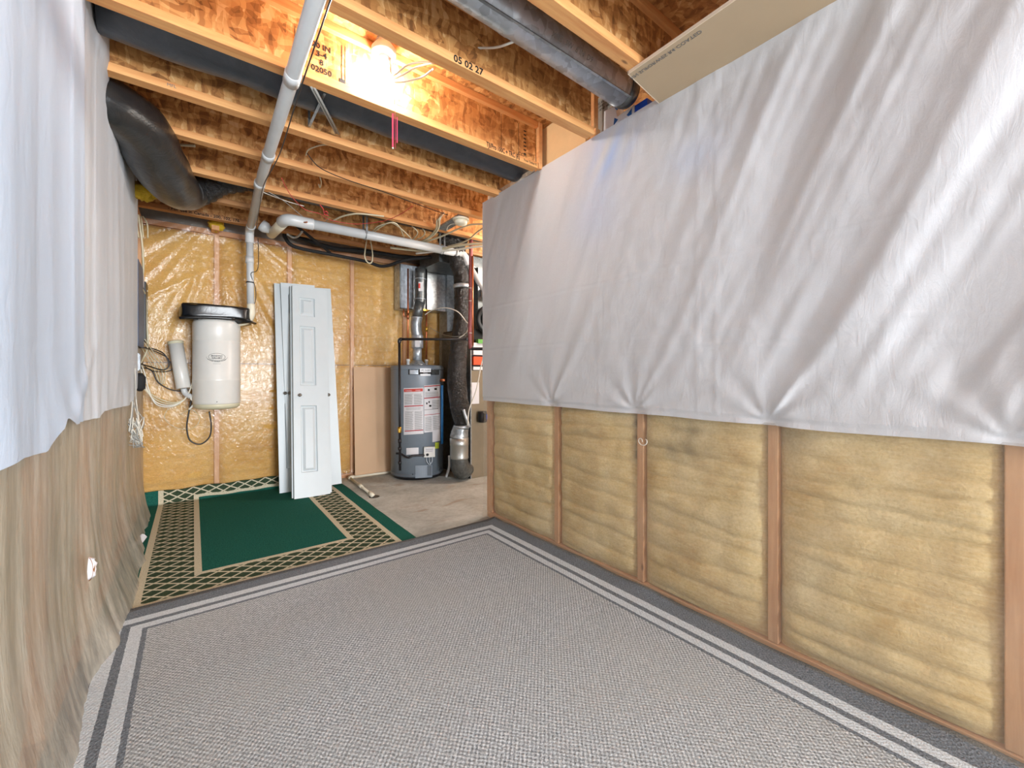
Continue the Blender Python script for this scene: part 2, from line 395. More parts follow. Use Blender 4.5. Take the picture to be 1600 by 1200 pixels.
def galv(name, c=(168, 174, 178), r=.32, sc=14):
    t = NT(name); v = t.co(); f = t.vor(v, sc * 3, 'Color'); bw = t.node('ShaderNodeRGBToBW'); t.L(f, bw.inputs[0])
    n = t.noise(v, 4, 5, .6)
    a = srgb(*c); col = t.ramp(bw.outputs[0], [(.2, tuple(x * .72 for x in a[:3])), (.8, tuple(min(1, x * 1.12) for x in a[:3]))])
    col = t.mix(t.ramp(n, [(.35, (.55,) * 3), (.65, (0,) * 3)]), col, tuple(x * .5 for x in a[:3]) + (1,))
    t.bump(n, .2, .01); return t.set(col, r, .62)
M['steel'] = plain('brushed_steel', srgb(176, 178, 176), .34, .85, var=.04)
M['galv'] = galv('galvanised_steel'); M['galv_dark'] = galv('galvanised_steel_dark', (112, 116, 116), .38)
M['galv_lite'] = galv('galvanised_steel_bright', (206, 214, 222), .42, 10)
def flexmat(name, c, rough, bs, sc=22):
    t = NT(name); v = t.co(); n = t.noise(v, sc, 5, .65, 1.2); col = t.ramp(n, [(.3, tuple(x * .6 for x in srgb(*c)[:3])), (.7, srgb(*c))])
    t.bump(n, bs, .02); return t.set(col, rough, 0, .7)
M['flex'] = flexmat('black_foil_duct_jacket', (17, 17, 18), .16, 1.0, 30)
M['flex_grey'] = flexmat('charcoal_duct_jacket', (72, 78, 86), .42, .18, 7)
M['flex_soft'] = flexmat('black_film_duct_jacket', (40, 41, 42), .33, .25, 9)
def emit(name, c, s):
    t = NT(name); t.b.inputs['Emission Color'].default_value = c; t.b.inputs['Emission Strength'].default_value = s; t.set((1, 1, 1, 1), .3); return t.m
M['bulb'] = emit('lit_bulb_glass', (1, .95, .88, 1), BULB_L)

# ---------------------------------------------------------------- room shell
JB = 2.44            # underside of joists
XL, XR, YB, XE = -.345, 1.845, 4.70, 4.0
fl = struct(obj('floor', MB().box((-1.2, -2.6, -.1), (4.4, 5.1, 0)), M['concrete']))
cl = struct(obj('ceiling', MB().box((-1.2, -2.6, JB + .302), (4.4, 5.1, JB + .33)), M['osb_floor']))
M['wallboard'] = plain('concrete_wall', srgb(150, 145, 136), .8)
wl = struct(obj('wall_left', MB().box((XL - .25, -2.6, 0), (XL - .10, YB + .3, JB + .30)), M['wallboard']))
wb = struct(obj('wall_back', MB().box((XL - .25, YB + .10, 0), (XE + .2, YB + .25, JB + .30)), M['wallboard']))
wr = struct(obj('wall_right', MB().box((XR + .092, -2.6, 0), (XR + .105, 2.74, JB)), M['gypsum']))
we = struct(obj('wall_utility', MB().box((XE, -2.6, 0), (XE + .15, YB + .25, JB + .30)), M['gypsum']))

def stud(parent, x0, y0, z0, x1, y1, z1, mat='stud'):
    return obj('stud', MB().box((x0, y0, z0), (x1, y1, z1)), M[mat], parent, bevel=.003)
RS = [2.70, 1.955, 1.325, .70, .08, -.53, -1.14, -1.75, -2.36]
for y in RS: stud(wr, XR, y - .019, .04, XR + .089, y + .019, JB - .04)
stud(wr, XR - .002, 2.705, .04, XR + .11, 2.745, JB - .04)
obj('bottom_plate', MB().box((XR - .004, -2.55, 0.0), (XR + .09, 2.74, .038)), M['plate'], wr, bevel=.003)
obj('top_plate', MB().box((XR, -2.55, JB - .04), (XR + .09, 2.74, JB - .001)), M['plate'], wr, bevel=.003)
LS = [-1.8, -1.2, -.6, .0, .61, 1.22, 1.82, 2.46, 3.07, 3.66, 4.27, 4.66]
for y in LS: stud(wl, XL - .095, y - .019, .04, XL, y + .019, JB - .04)
obj('bottom_plate', MB().box((XL - .095, -2.55, 0), (XL + .002, YB, .038)), M['plate'], wl)
obj('top_plate', MB().box((XL - .095, -2.55, JB - .04), (XL, YB, JB - .001)), M['plate'], wl)
BS = [-.42, .172, .772, 1.385, 1.99, 2.6, 3.2, 3.8]
for x in BS: stud(wb, x - .019, YB, .04, x + .019, YB + .095, JB - .04)
obj('bottom_plate', MB().box((XL - .1, YB - .002, 0), (XE, YB + .09, .038)), M['platex'], wb)
obj('top_plate', MB().box((XL - .1, YB - .004, JB - .045), (XE, YB + .095, JB - .001)), M['platex'], wb)

def make_batt(parent, mat, fn, width, z0, z1, nz, nu, seed, mould=None, bul=.03):
    """fn(s, z, d) -> world; s in metres across the bay, d metres out into the room"""
    rnd = random.Random(seed)
    cr = []; z = z0 + .02
    while z < z1 - .02: cr.append((z, rnd.uniform(-.035, .035), rnd.uniform(.5, 1.2), rnd.random() * 50)); z += rnd.uniform(.055, .125)
    def depth(s, zz):
        e = min(s, width - s); edge = 1 - exp(-e / .022); ez = min(zz - z0, z1 - zz); edge *= 1 - exp(-max(ez, 0) / .02)
        lo, hi, ph = z0, z1, .6; wl_ = 1
        for (c, sl, am, o) in cr:
            cz = c + sl * (s / width - .5) + .016 * N(s * 5 + o, 1.3) + .006 * N(s * 22 + o, 4.1)
            if cz <= zz and cz > lo: lo = cz; wl_ = am
            if cz > zz and cz < hi: hi = cz
        t = (zz - lo) / max(hi - lo, .004); cush = (1 - abs(2 * t - 1) ** 3.0)
        h = bul * .55 + .016 * cush * wl_ + .016 * N(s * 3 + seed, zz * 2.2) + .006 * N(s * 11, zz * 14 + seed) + .0022 * N(s * 60, zz * 60, seed)
        h += bul * .35 * sin(pi * s / width)
        return h * edge - .006 * (1 - edge)
    mb = MB(); mb.grid(nu, nz, lambda u, v: fn(u * width, z0 + v * (z1 - z0), depth(u * width, z0 + v * (z1 - z0))))
    o = obj('insulation_batt', mb, mat, parent)
    a = o.data.attributes.new('mould', 'FLOAT', 'POINT')
    if mould:
        vals = [mould(u * width / nu, z0 + v * (z1 - z0) / nz) for v in range(nz + 1) for u in range(nu + 1)]
        a.data.foreach_set('value', vals)
    return o
def mould_R(yhi):
    def f(s, z):
        y = yhi - s
        m = 0
        m += .95 * exp(-((y - 1.352) / .018) ** 2) * sm(.60, .70, z) * (.6 + .9 * (N(y * 30, z * 30) + .3))
        m += .42 * exp(-((z - .76 + .04 * (y - 1)) / .05) ** 2) * exp(-((y - 1.12) / .16) ** 2) * (.8 + 1.2 * N(y * 12, z * 16))
        m += .25 * exp(-((z - .86) / .04) ** 2) * exp(-((y - 1.05) / .12) ** 2) * (.8 + 1.4 * N(y * 20, z * 30))
        m += .35 * exp(-((z - .78) / .03) ** 2) * exp(-((y - 1.62) / .1) ** 2) * (.6 + 1.2 * N(y * 20, z * 30))
        m += .28 * exp(-((z - .87) / .07) ** 2) * exp(-((y - .64) / .05) ** 2)
        m += .16 * exp(-((z - .17) / .06) ** 2) * exp(-((y - 2.22) / .08) ** 2)
        return max(0, min(.9, m))
    return f
for i in range(len(RS) - 1):
    a, b = RS[i] - .019, RS[i + 1] + .019
    near = RS[i] > -.6
    make_batt(wr, M['batt'], lambda s, z, d, a=a: (XR + .026 - d, a - s, z), a - b, .03, 1.21, 150 if near else 40, 44 if near else 12, 30 + i, mould_R(a), .035)
    make_batt(wr, M['batt'], lambda s, z, d, a=a: (XR + .062 - d, a - s, z), a - b, 1.215, JB - .045, 20, 10, 60 + i)
for i in range(len(LS) - 1):
    a, b = LS[i] + .019, LS[i + 1] - .019
    if b - a < .1: continue
    near = LS[i] > .5
    make_batt(wl, M['batt_left'], lambda s, z, d, a=a: (XL - .055 + d, a + s, z), b - a, .04, JB - .045, 100 if near else 20, 16 if near else 8, 90 + i)
for i in range(len(BS) - 1):
    a, b = BS[i] + .019, BS[i + 1] - .019
    for z0, z1 in ((.04, 1.215), (1.22, JB - .047)):
        make_batt(wb, M['batt_back'], lambda s, z, d, a=a: (a + s, YB + .02 - d, z), b - a, z0, z1, 70, 20, 120 + i * 2 + int(z0), None, .028)

# ---------------------------------------------------------------- joists
JY = [-2.16, -1.68, -1.20, -.72, -.25, .23, .70, 1.15, 1.625, 2.10, 2.577, 3.02, 3.505, 3.985, 4.43]
fw = .060
jl = {1.15: 'engineered wood joist farthest to the right, above the drywall strip',
      1.625: 'engineered wood joist with date numbers, just right of the lit bulb',
      2.10: 'engineered wood joist just behind the lit bulb with black printed lettering',
      2.577: 'engineered wood joist on the far side of the smooth charcoal duct',
      3.02: 'engineered wood joist second beyond the charcoal duct, crossed by white pipe',
      3.505: 'engineered wood joist third beyond the charcoal duct, just before the hung white pipe',
      3.985: 'engineered wood joist next to last before the back wall',
      4.43: 'last engineered wood joist against the back wall, lettered on its lower flange'}
JO = {}
for y in JY:
    x0 = -.322 if y < 2.7 else -.44
    x1 = 1.765 if 1.5 < y < 2.2 else 3.98
    t = thing('floor_joist', jl.get(y, 'engineered wood joist overhead nearer than the one above the drywall strip, out of frame'), 'joist', ((x0 + x1) / 2, y - fw / 2, JB), 'engineered wood floor joists overhead')
    fm = M['flange'] if y < 3.8 else M['flange_dark']
    obj('bottom_flange', MB().box((x0, y - fw, JB), (x1, y, JB + .038)), fm, t, bevel=.002)
    obj('top_flange', MB().box((x0, y - fw, JB + .264), (x1, y, JB + .301)), fm, t, bevel=.002)
    obj('web', MB().box((x0, y - fw / 2 - .005, JB + .038), (x1, y - fw / 2 + .005, JB + .264)), M['osb'], t)
    JO[y] = t
# joint lines in the webs / printed text
FY = lambda x, y, z: frame((x, y, z), (1, 0, 0), (0, 0, 1))
Yj = 2.10 - fw - .0006
lettering('TJI/Pro 100C + TRC (R)', .042, FY(1.49, Yj, JB + .021) @ Matrix.Scale(.60, 4, (1, 0, 0)), M['ink'], JO[2.10], bold=.0006)
lettering('From Timber R', .022, FY(1.70, Yj, JB + .018) @ Matrix.Scale(.75, 4, (1, 0, 0)), M['ink'], JO[2.10])
Yw = 2.10 - fw / 2 - .0058
lettering('20 IN\n3-4\n 8 \n02050', .036, FY(.47, Yw, JB + .125), M['ink'], JO[2.10], bold=.0008)
mb = MB()
for a, b in (((.36, .05), (.36, .22)), ((.36, .05), (.55, .045)), ((.55, .045), (.575, .07)), ((.575, .07), (.575, .23)), ((.56, .07), (.56, .23))):
    mb.box((min(a[0], b[0]) - .0015, Yw - .0006, JB + min(a[1], b[1]) - .0015), (max(a[0], b[0]) + .0015, Yw, JB + max(a[1], b[1]) + .0015))
obj('printed_frame', mb, M['ink'], JO[2.10])
mb = MB()
for k in range(22): mb.box((1.488, Yw - .0006, JB + .05 + k * .0095), (1.492, Yw, JB + .055 + k * .0095))
mb.box((1.622, Yw - .0006, JB + .05), (1.625, Yw, JB + .25))
for k in range(7): mb.box((1.665, Yw - .0006, JB + .07 + k * .024), (1.685, Yw, JB + .078 + k * .024))
obj('printed_marks', mb, M['ink'], JO[2.10])
lettering('CCM', .03, FY(1.655, Yw, JB + .062), M['ink'], JO[2.10])
lettering('05 02 27', .042, FY(.955, 1.625 - fw - .0006, JB + .018), M['ink'], JO[1.625], bold=.001)
lettering('- For use in Canada - 200, 102, 176', .034, FY(.08, 4.43 - fw - .0006, JB + .02), M['ink'], JO[4.43], bold=.0008)
lettering('MFL', .02, frame((-.08, 2.577 - fw - .0006, JB + .02), (1, 0, 0), (0, 0, 1)), M['inkgrey'], JO[2.577])
# blocking by the right wall
mb = MB().box((XR - .005, 1.70, JB - .02), (XR + .015, 2.135, JB + .295))
tag(obj('cream_board', mb, M['cream'], bevel=.002), 'smooth cream board filling the gap between joists above the white sheet', 'panel')
mb = MB().box((1.77, 2.037, JB + .001), (1.80, 2.066, JB + .30)); tag(obj('blocking_stud', mb, M['rim'], bevel=.002), 'short pinkish wood block at the right end of the lettered joist', 'block')
cy0 = aX(925, 180, 1.83).y; cy1 = aX(931, 180, 1.83).y
mb = MB().box((1.815, cy1, JB - .02), (1.85, cy0, JB + .30)).box((1.812, cy1 - .015, JB - .02), (1.85, cy1 + .01, JB + .07))
tag(obj('blocking_cleat', mb, M['rim'], bevel=.002), 'narrow upright wood cleat between cream board and grey sheet', 'block')

# ---------------------------------------------------------------- white sheets
pins = [1.955, 1.325, .70, .08, -.53, -1.1]
def sheetR(u, v):
    y = 2.735 - u * 5.0; z0 = .912 + .006 * N(y * 3); z = z0 + v * (2.452 - z0)
    d = .040
    fade = exp(-max(0, v - .93) * 18)
    q = (y + .46 * z) ; al = z - .46 * y
    A = .034 * sm(1.3, .25, y) + .006
    k = sm(.92, 1.25, z) * .9 + .1
    d += A * k * fade * (N(q * 4.3, al * .6, 3.3) + .42 * N(q * 9.5, al * .9, 9.1) + .14 * N(q * 21, al * 2, 1.1))
    for i, p in enumerate(pins):
        dy = y - p; dz = z - .925; r = sqrt(dy * dy + dz * dz) + 1e-5; an = atan2(dz, -dy)
        d += .0045 * exp(-r / .22) * sm(0, .06, r) * sin(an * 9 + i * 1.7) * (1 if i else .6)
        d -= .012 * exp(-(r / .05) ** 2)
        # one strong tension crease running up toward the camera
        d += (.014 if i > 1 else .007) * exp(-((an - 1.02 - .1 * N(i)) / .10) ** 2) * exp(-r / .6) * sm(0, .08, r)
    g = exp(-((z - (1.21 + .05 * sin(y * 1.3))) / .055) ** 2) * sm(1.7, 1.0, y)
    d += .0035 * g * N(y * 1.6, z * 70 + y * 3, 5) + .0015 * g * N(y * 4, z * 150, 2)
    for yc, s_ in ((1.56, .7), (.985, 1), (.90, 1.1), (2.25, .4), (2.0, .4), (.35, .6)): d += .0014 * s_ * exp(-((y - yc - .006 * N(z * 5)) / .006) ** 2)
    for zc in (1.62, 1.30): d += .0015 * exp(-((z - zc - .01 * N(y * 3)) / .006) ** 2)
    d += .0025 * N(y * 14, z * 14, 8) * sm(2, 1, y)
    if v < .02: d -= .004
    return (XR - .010 - max(d, .018), y, z)
NU, NV = 420, 190
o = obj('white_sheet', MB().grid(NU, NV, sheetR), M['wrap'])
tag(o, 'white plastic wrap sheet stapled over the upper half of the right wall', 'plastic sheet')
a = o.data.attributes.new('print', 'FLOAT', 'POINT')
def showthroughR(y, z):  # blue of the carton behind showing through, painted into the sheet colour
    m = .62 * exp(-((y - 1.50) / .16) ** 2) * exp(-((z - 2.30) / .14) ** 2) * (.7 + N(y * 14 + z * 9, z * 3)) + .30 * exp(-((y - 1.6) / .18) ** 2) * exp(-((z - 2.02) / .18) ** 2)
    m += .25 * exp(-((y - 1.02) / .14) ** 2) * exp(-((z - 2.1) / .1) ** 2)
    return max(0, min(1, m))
a.data.foreach_set('value', [showthroughR(2.75 - i / NU * 5.0, .912 + j / NV * 1.54) for j in range(NV + 1) for i in range(NU + 1)])

bot = [(-1.6, .86), (.9, .90), (1.375, .925), (1.60, .935), (1.77, .965), (1.86, .99), (1.875, 1.035), (1.90, 1.03), (2.10, 1.0), (2.6, 1.0), (2.63, 1.02), (3.2, .955), (3.72, .93), (3.80, 1.0), (3.95, 1.05)]
bot = [(-1.6, .90), (.9, .905), (1.40, .925), (1.60, .91), (1.74, .955), (1.78, .985), (1.86, .955), (2.5, .93), (2.58, .95), (3.45, .93), (3.66, .955), (3.95, 1.02)]
def zbot(y):
    for (a0, b0), (a1, b1) in zip(bot, bot[1:]):
        if y <= a1: return b0 + (b1 - b0) * (y - a0) / (a1 - a0)
    return bot[-1][1]
def sheetL(u, v):
    y = -1.6 + u * 5.54
    zt = 2.725 if y < 2.50 else 2.725 - .255 * sm(2.50, 2.68, y)
    z = zbot(y) + v * (zt - zbot(y))
    d = .026
    lo = sm(1.15, .93, z)
    d += .011 * (N(y * 3.3, z * .35, 4) + .5 * N(y * 8, z * .6, 6)) * (.5 + .5 * sm(2.4, 1.5, z)) * sm(3.95, 3.2, y)
    d += lo * (.018 * N(y * 2.6, 7.7) + .012 * N(y * 7, z * 3, 2) + .004)
    an = z - .55 * (y - 1.9)
    d += .010 * exp(-((an - .98) / .05) ** 2) * sm(1.7, 1.85, y) * sm(2.6, 2.0, y)
    g = exp(-((z - 1.19) / .06) ** 2)
    d += .0030 * g * N(y * 3, z * 60 - y * 8, 5)
    for yc in (1.53, 1.93, 2.107, 2.36, 2.62): d += .0025 * exp(-((y - yc - .01 * N(z * 3)) / .008) ** 2)
    if 2.107 < y: d += -.003
    d += .05 * sm(2.3, 2.72, z) * sm(2.4, 2.1, y) * 0 + .02 * sm(2.35, 2.5, z) * exp(-((y - 2.5) / .15) ** 2)
    return (XL + .012 + max(d, .002), y, z)
NU, NV = 330, 130
o = obj('white_sheet', MB().grid(NU, NV, sheetL), M['wrap_left'])
tag(o, 'bluish white plastic wrap sheet hanging over the upper part of the left wall', 'plastic sheet')
a = o.data.attributes.new('print', 'FLOAT', 'POINT')
a.data.foreach_set('value', [(.65 if -1.6 + i / NU * 5.54 < 2.107 else .1) for j in range(NV + 1) for i in range(NU + 1)])

# clear sheets
def polyL(u, v):
    y = -1.6 + u * 6.26; z = .003 + v * 1.5
    d = .004 + .008 * (N(y * 9, z * .5, 1) + .5) + .004 * N(y * 26, z * .8, 3)
    fl_ = max(0, 1 - z / (.55 + .2 * N(y * 2.2)))
    d += fl_ ** 2 * (.078 + .05 * N(y * 2.1, .5) + .02 * N(y * 5, z * 2)) * sm(4.75, 4.3, y)
    d += .018 * exp(-((y - 2.33) / .12) ** 2) * exp(-((z - .45) / .2) ** 2)
    return (XL + .004 + max(d, .001), y, z)
o = obj('vapor_barrier', MB().grid(420, 60, polyL), M['poly_left'])
tag(o, 'hazy clear polyethylene sheet over the lower left wall, bunched on the floor', 'plastic sheet')
tc_ = aX(135, 890, XL + .045)
obj('torn_edge', MB().grid(16, 4, lambda u, v: tc_ + Vector((.006 + .016 * v * (1 + .5 * N(u * 9)), (.030 - .010 * v) * .8 * cos(2 * pi * u) * (1 + .4 * N(u * 7, 3)), (.045 - .010 * v) * .9 * sin(2 * pi * u) * (1 + .4 * N(u * 5, 9))))), M['paper'], o)
TEAR = tc_
t_ = MB().grid(14, 14, lambda u, v: TEAR + Vector((.016 * sin(pi * v) + .004, .024 * cos(2 * pi * u) * sin(pi * v), .042 * cos(pi * v))) )
tag(obj('insulation_scrap', t_, M['yellow_orange']), 'orange wool tuft showing through the torn hole low on left sheet', 'insulation')
def polyB(u, v):
    x = XL - .02 + u * 4.3; z = .02 + v * 2.43
    cxp, czp = .10, 2.35; r = sqrt((x - cxp) ** 2 + (z - czp) ** 2)
    up = sm(1.25, 1.7, z) * sm(1.0, .6, x)
    d = .004 + .002 * (N(x * 2, z * 1) + .4)
    an = atan2(x - .18, 2.6 - z)
    d += up * .016 * max(0, N(an * 17, r * 1.2, 2) + .15) + up * .005 * N(x * 9 + z * 4, z * 2, 7)
    d += up * .012 * exp(-(((z - 1.95) - (x + .05) * .7) / .025) ** 2) * sm(.15, .0, x)
    d += .010 * sm(.6, 1.0, x) * max(0, N((x - z * .25) * 6, z * .8, 5)) + .012 * exp(-((z - .035) / .03) ** 2)
    d += .001 * exp(-((z - 1.22) / .02) ** 2)
    d += (1 - sm(2.28, 2.45, z)) * 0 + .02 * sm(2.30, 2.44, z) * (N(x * 5, 1) + .4)
    return (x, YB - .006 - .016 - max(d, .001), z)
o = obj('vapor_barrier', MB().grid(240, 150, polyB), M['poly_back'])
tag(o, 'crinkled shiny clear polyethylene sheet over amber insulation on the back wall', 'plastic sheet')
def polyR(u, v):
    y = 2.745 - u * 4.4; z = .01 + v * .912
    return (XR - .034 - .004 * (N(y * 2, z * 2) + .3) - .014 * sm(.12, .0, z) * (N(y * 4) + .6), y, z)
o = obj('vapor_barrier', MB().grid(90, 30, polyR), M['poly_right'])
tag(o, 'smooth clear polyethylene sheet over the yellow batts low on the right wall', 'plastic sheet')

# ---------------------------------------------------------------- rugs
def rugG(u, v):
    x = -.36 + u * (1.20 + .36); L = v * (4.67 - 2.47 + .12); y = 2.47 + L; z = .008
    x += .012 * N(y * 2.3, 3) * sm(.9, 1.0, u)
    yw = 4.635 - .02 * N(x * 6)
    if y > yw: e = y - yw; y = yw + min(e, .02) * .5; z += e * .75 * sm(1.2, .9, x)
    return (x, y, z + .002 * N(x * 4, y * 4))
mb = MB().grid(70, 110, rugG)
o = obj('area_rug', mb, rug_green(), solid=.008)
uv = o.data.uv_layers.new(name='UVMap')
for lp in o.data.loops:
    i = lp.vertex_index; j = i // 71; k = i % 71; uv.data[lp.index].uv = (-.36 + k / 70 * 1.56, 2.47 + j / 110 * 2.32)
tag(o, 'dark green rug with cream lattice border lying before the back wall', 'rug')
M['rugg'] = rug_gray(-.40, 1.83, 2.61)
def rugY(u, v):
    x = -.38 + u * (1.825 + .38); y = -2.2 + v * 4.81
    x += .012 * N(y * 2.6, 8) * sm(.93, 1.0, u)
    z = .022 + .0015 * N(x * 3, y * 3)
    z += .014 * sm(1.74, 1.82, x) * (N(y * 3.5, 5) + .45)
    return (x, y, z)
o = obj('area_rug', MB().grid(80, 120, rugY), M['rugg'], solid=.010)
tag(o, 'large grey woven rug with double pale stripes filling the foreground floor', 'rug')
mb = MB()
tag(obj('paper_scrap', MB().grid(4, 4, lambda u, v: (-.315 + .05 * u + .02 * v, 3.62 + .09 * v, .013 + .03 * sin(u * 3) * v + .01 * v)), M['paper']), 'small torn white scrap on the green rug by the left wall', 'scrap')

# ---------------------------------------------------------------- overhead ducts
def wobflex(a, f):
    return lambda i, k, r, p: r * (1 + a * N(p.x * f + k * .9, p.y * f, p.z * f + k * .4))
t = thing('air_duct', 'long smooth charcoal duct in the joist bay beyond the lit bulb', 'duct', (.75, 2.33, 2.47))
obj('jacket', MB().tube([(x * .1 - .30, 2.325 + .004 * sin(x), 2.60 + .004 * cos(x * 1.3)) for x in range(23)], .118, 28, wob=wobflex(.035, 3)), M['flex_grey'], t)
obj('support_strap', MB().box((.50, 2.155, 2.471), (.512, 2.50, 2.474)).box((.50, 2.155, 2.471), (.512, 2.158, 2.70)).box((.50, 2.497, 2.471), (.512, 2.50, 2.70)), M['galv'], t)
p1, p2 = aZ(486, 135, JB), aZ(525, 208, JB + .04)
tag(obj('grey_cable', MB().tube([p1, p2], .006, 6).tube([p1 + Vector((.014, 0, 0)), p2 + Vector((.014, 0, 0))], .006, 6), M['wire_g']), 'pair of grey cables spanning slantwise beneath the smooth charcoal duct', 'cable')
t = thing('flexible_duct', 'fat black insulated flexible duct drooping along the left wall top', 'duct', (-.15, 3.2, 2.2))
fd = [(-.42, 2.66, 2.37), (-.33, 2.70, 2.385), (-.235, 2.90, 2.405), (-.165, 3.20, 2.36), (-.10, 3.50, 2.345), (-.035, 3.71, 2.38), (.06, 3.78, 2.47)]
obj('jacket', MB().tube(fd, [.09, .11, .135, .145, .135, .105, .09], 28, sub=10, wob=wobflex(.07, 5)), M['flex_soft'], t)
obj('neck', MB().tube([(-.02, 3.735, 2.40), (.06, 3.765, 2.44), (.16, 3.755, 2.52), (.30, 3.745, 2.58)], [.10, .085, .08, .08], 20, sub=8, wob=lambda i, k, r, p: r * (1 + .05 * sin(i * 2.1) + .04 * N(i, k))), M['flex'], t)
obj('collar', MB().tube([(-.045, 3.705, 2.385), (-.03, 3.725, 2.392)], .110, 24), M['galv'], t)
tag(obj('air_duct', MB().tube([(.25, 3.745, 2.605), (1.2, 3.745, 2.61), (3.5, 3.745, 2.61)], .09, 20, sub=8, wob=wobflex(.04, 4)), M['flex_soft']), 'dark duct recessed in the joist bay above the horizontal white pipe', 'duct')
t = thing('round_duct', 'bright galvanised round duct at upper right in joist bay', 'duct', (1.0, 1.36, 2.45))
obj('pipe', MB().lathe((-.1, 1.325, 2.572), [(.075, 0), (.075, 1.1), (.077, 1.102), (.077, 1.13), (.075, 1.132), (.075, 1.84)], 32, (1, .02, -.005)), M['galv_lite'], t)
obj('seam', MB().box((-.1, 1.30, 2.500), (1.74, 1.312, 2.504)), M['galv'], t)
obj('duct_end', MB().lathe((1.735, 1.360, 2.565), [(.078, 0), (.078, .03), (.07, .062)], 28, (1, .02, -.005)), M['galv_dark'], t)
lettering('X 15  SW  6 IN  D9', .03, frame((1.30, 1.272, 2.518), (1, 0, 0), (0, -.55, .83)), M['inkgrey'], t)

# blue and white carton + grey sheet behind the right wall top
t = thing('carton', 'white carton with blue printed marks behind the right wall top', 'box', (1.95, 1.4, JB))
A0 = XR + .012
def wallquad(px, py): return aX(px, py, A0)
def polyprism(pts, th, mat, name, parent, x=A0):
    P3 = [aX(px, py, x) for px, py in pts]
    mb = MB(); n = len(P3)
    vs = P3 + [p + Vector((th, 0, 0)) for p in P3]
    mb.add(vs, [tuple(range(n)), tuple(reversed(range(n, 2 * n)))] + [(i, (i + 1) % n, n + (i + 1) % n, n + i) for i in range(n)])
    return obj(name, mb, mat, parent)
polyprism([(943, 218), (944, 174), (962, 165), (964, 183), (991, 163), (992, 190)], .07, M['whitebox'], 'carton_body', t)
lab(polyprism([(992, 190), (992, 165), (1011, 153), (1012, 178)], .07, M['bluebox'], 'carton_side', t, A0 - .001), 'solid blue printed side')
for q in ([(958.5, 196), (960, 184), (965.5, 186.5)], [(979, 180), (987, 169), (986.5, 184)], [(969, 198), (970, 191), (973, 189), (975, 191), (974, 195)], [(961, 170), (961, 168), (965, 170), (964, 172)]):
    polyprism(q, .003, M['bluemark'], 'blue_mark', t, A0 - .002)
o = polyprism([(930, 210), (926, 148), (936, 150), (970, 152), (946, 176), (942, 216)], .02, M['greysheet'], 'foam_sheet', None, XR + .055)
tag(o, 'grey sheet with small printed lines between wood cleat and carton', 'sheet')
Mx = frame((XR + .054, 1.66, 2.67), (0, -1, 0), (0, 0, 1))
lettering('WARNING IN CANADA\nKEEP AWAY FROM\nFLAME AND HEAT', .02, frame(aX(940, 165, XR + .0545), (0, -1, 0), (0, 0, 1)), M['ink'], o)
# drywall strip under the joists
t = thing('drywall_strip', 'tan drywall offcut fixed under joists above the right sheet', 'drywall', (1.7, .2, JB - .014))
c1, c2 = aZ(980, 112, JB - .013), aZ(1040, 176, JB - .013)
pts = [(1.515, -1.0), (1.515, 1.148), (1.875, 1.190), (1.875, -1.0)]
obj('paper_face', MB().prism(pts, JB - .014, JB - .001, lambda u, v, h: (u, v, h)), M['drywall'], t)
obj('tapered_edge', MB().prism([(1.512, -1.0), (1.512, 1.148), (1.5155, 1.149), (1.5155, -1.0)], JB - .0145, JB - .001, lambda u, v, h: (u, v, h)).prism([(1.512, 1.146), (1.512, 1.150), (1.877, 1.193), (1.877, 1.189)], JB - .0143, JB - .001, lambda u, v, h: (u, v, h)), M['gypsum'], t)
lettering('.3/N SUPORWES R4 COATED', .026, frame((1.545, 1.00, JB - .0147), (0, -1, 0), (1, 0, 0)), M['inkgrey'], t)

# ---------------------------------------------------------------- lamp
bx, by = .735, 2.035
BZ = 2.585
t = thing('ceiling_lamp', 'bare lit bulb in a white round holder between joists', 'lamp', (bx, by - .06, 2.45))
cx_, cy_ = bx - .0, by - .075
obj('box_plate', MB().lathe((cx_, cy_ + .03, 2.655), [(.052, 0), (.058, .012), (.058, .03), (.04, .055), (.02, .085)], 32), M['whitebox'], t)
obj('socket', MB().lathe((cx_, cy_ + .03, 2.625), [(.020, 0), (.024, .004), (.024, .032)], 24), M['whitebox'], t)
obj('bulb', MB().lathe((cx_, cy_ + .03, 2.535), [(.0001, 0), (.014, .003), (.024, .010), (.030, .022), (.032, .034), (.029, .050), (.021, .068), (.0145, .084), (.0135, .092)], 24), M['bulb'], t)
obj('lampholder_bracket', MB().box((cx_ - .03, cy_ - .02, 2.738), (cx_ + .03, cy_ + .075, 2.7415)), M['galv'], t)
pc = thing('pull_string', 'red ribbon pull string dangling beneath the lit bulb', 'string', (cx_ + .03, cy_ - .01, 2.2))
obj('cord', MB().tube([(cx_ + .025, cy_ - .018, 2.66), (cx_ + .034, cy_ - .022, 2.60), (cx_ + .036, cy_ - .02, 2.4), (cx_ + .038, cy_ - .02, 2.20)], .0012, 5), M['ribbon'], pc)
obj('ribbon', MB().box((cx_ + .020, cy_ - .024, 2.20), (cx_ + .028, cy_ - .0232, 2.36)), M['ribbon'], pc)
obj('ribbon', MB().box((cx_ + .042, cy_ - .026, 2.225), (cx_ + .047, cy_ - .0252, 2.35)), M['ribbon'], pc)
obj('bead', MB().lathe((cx_ + .024, cy_ - .0236, 2.19), [(.001, 0), (.005, .005), (.001, .01)], 8), M['cream_pl'], pc)
ends = [aY(674, 96, 1.66), aY(677, 98, 1.66), aY(676, 108, 1.66)]
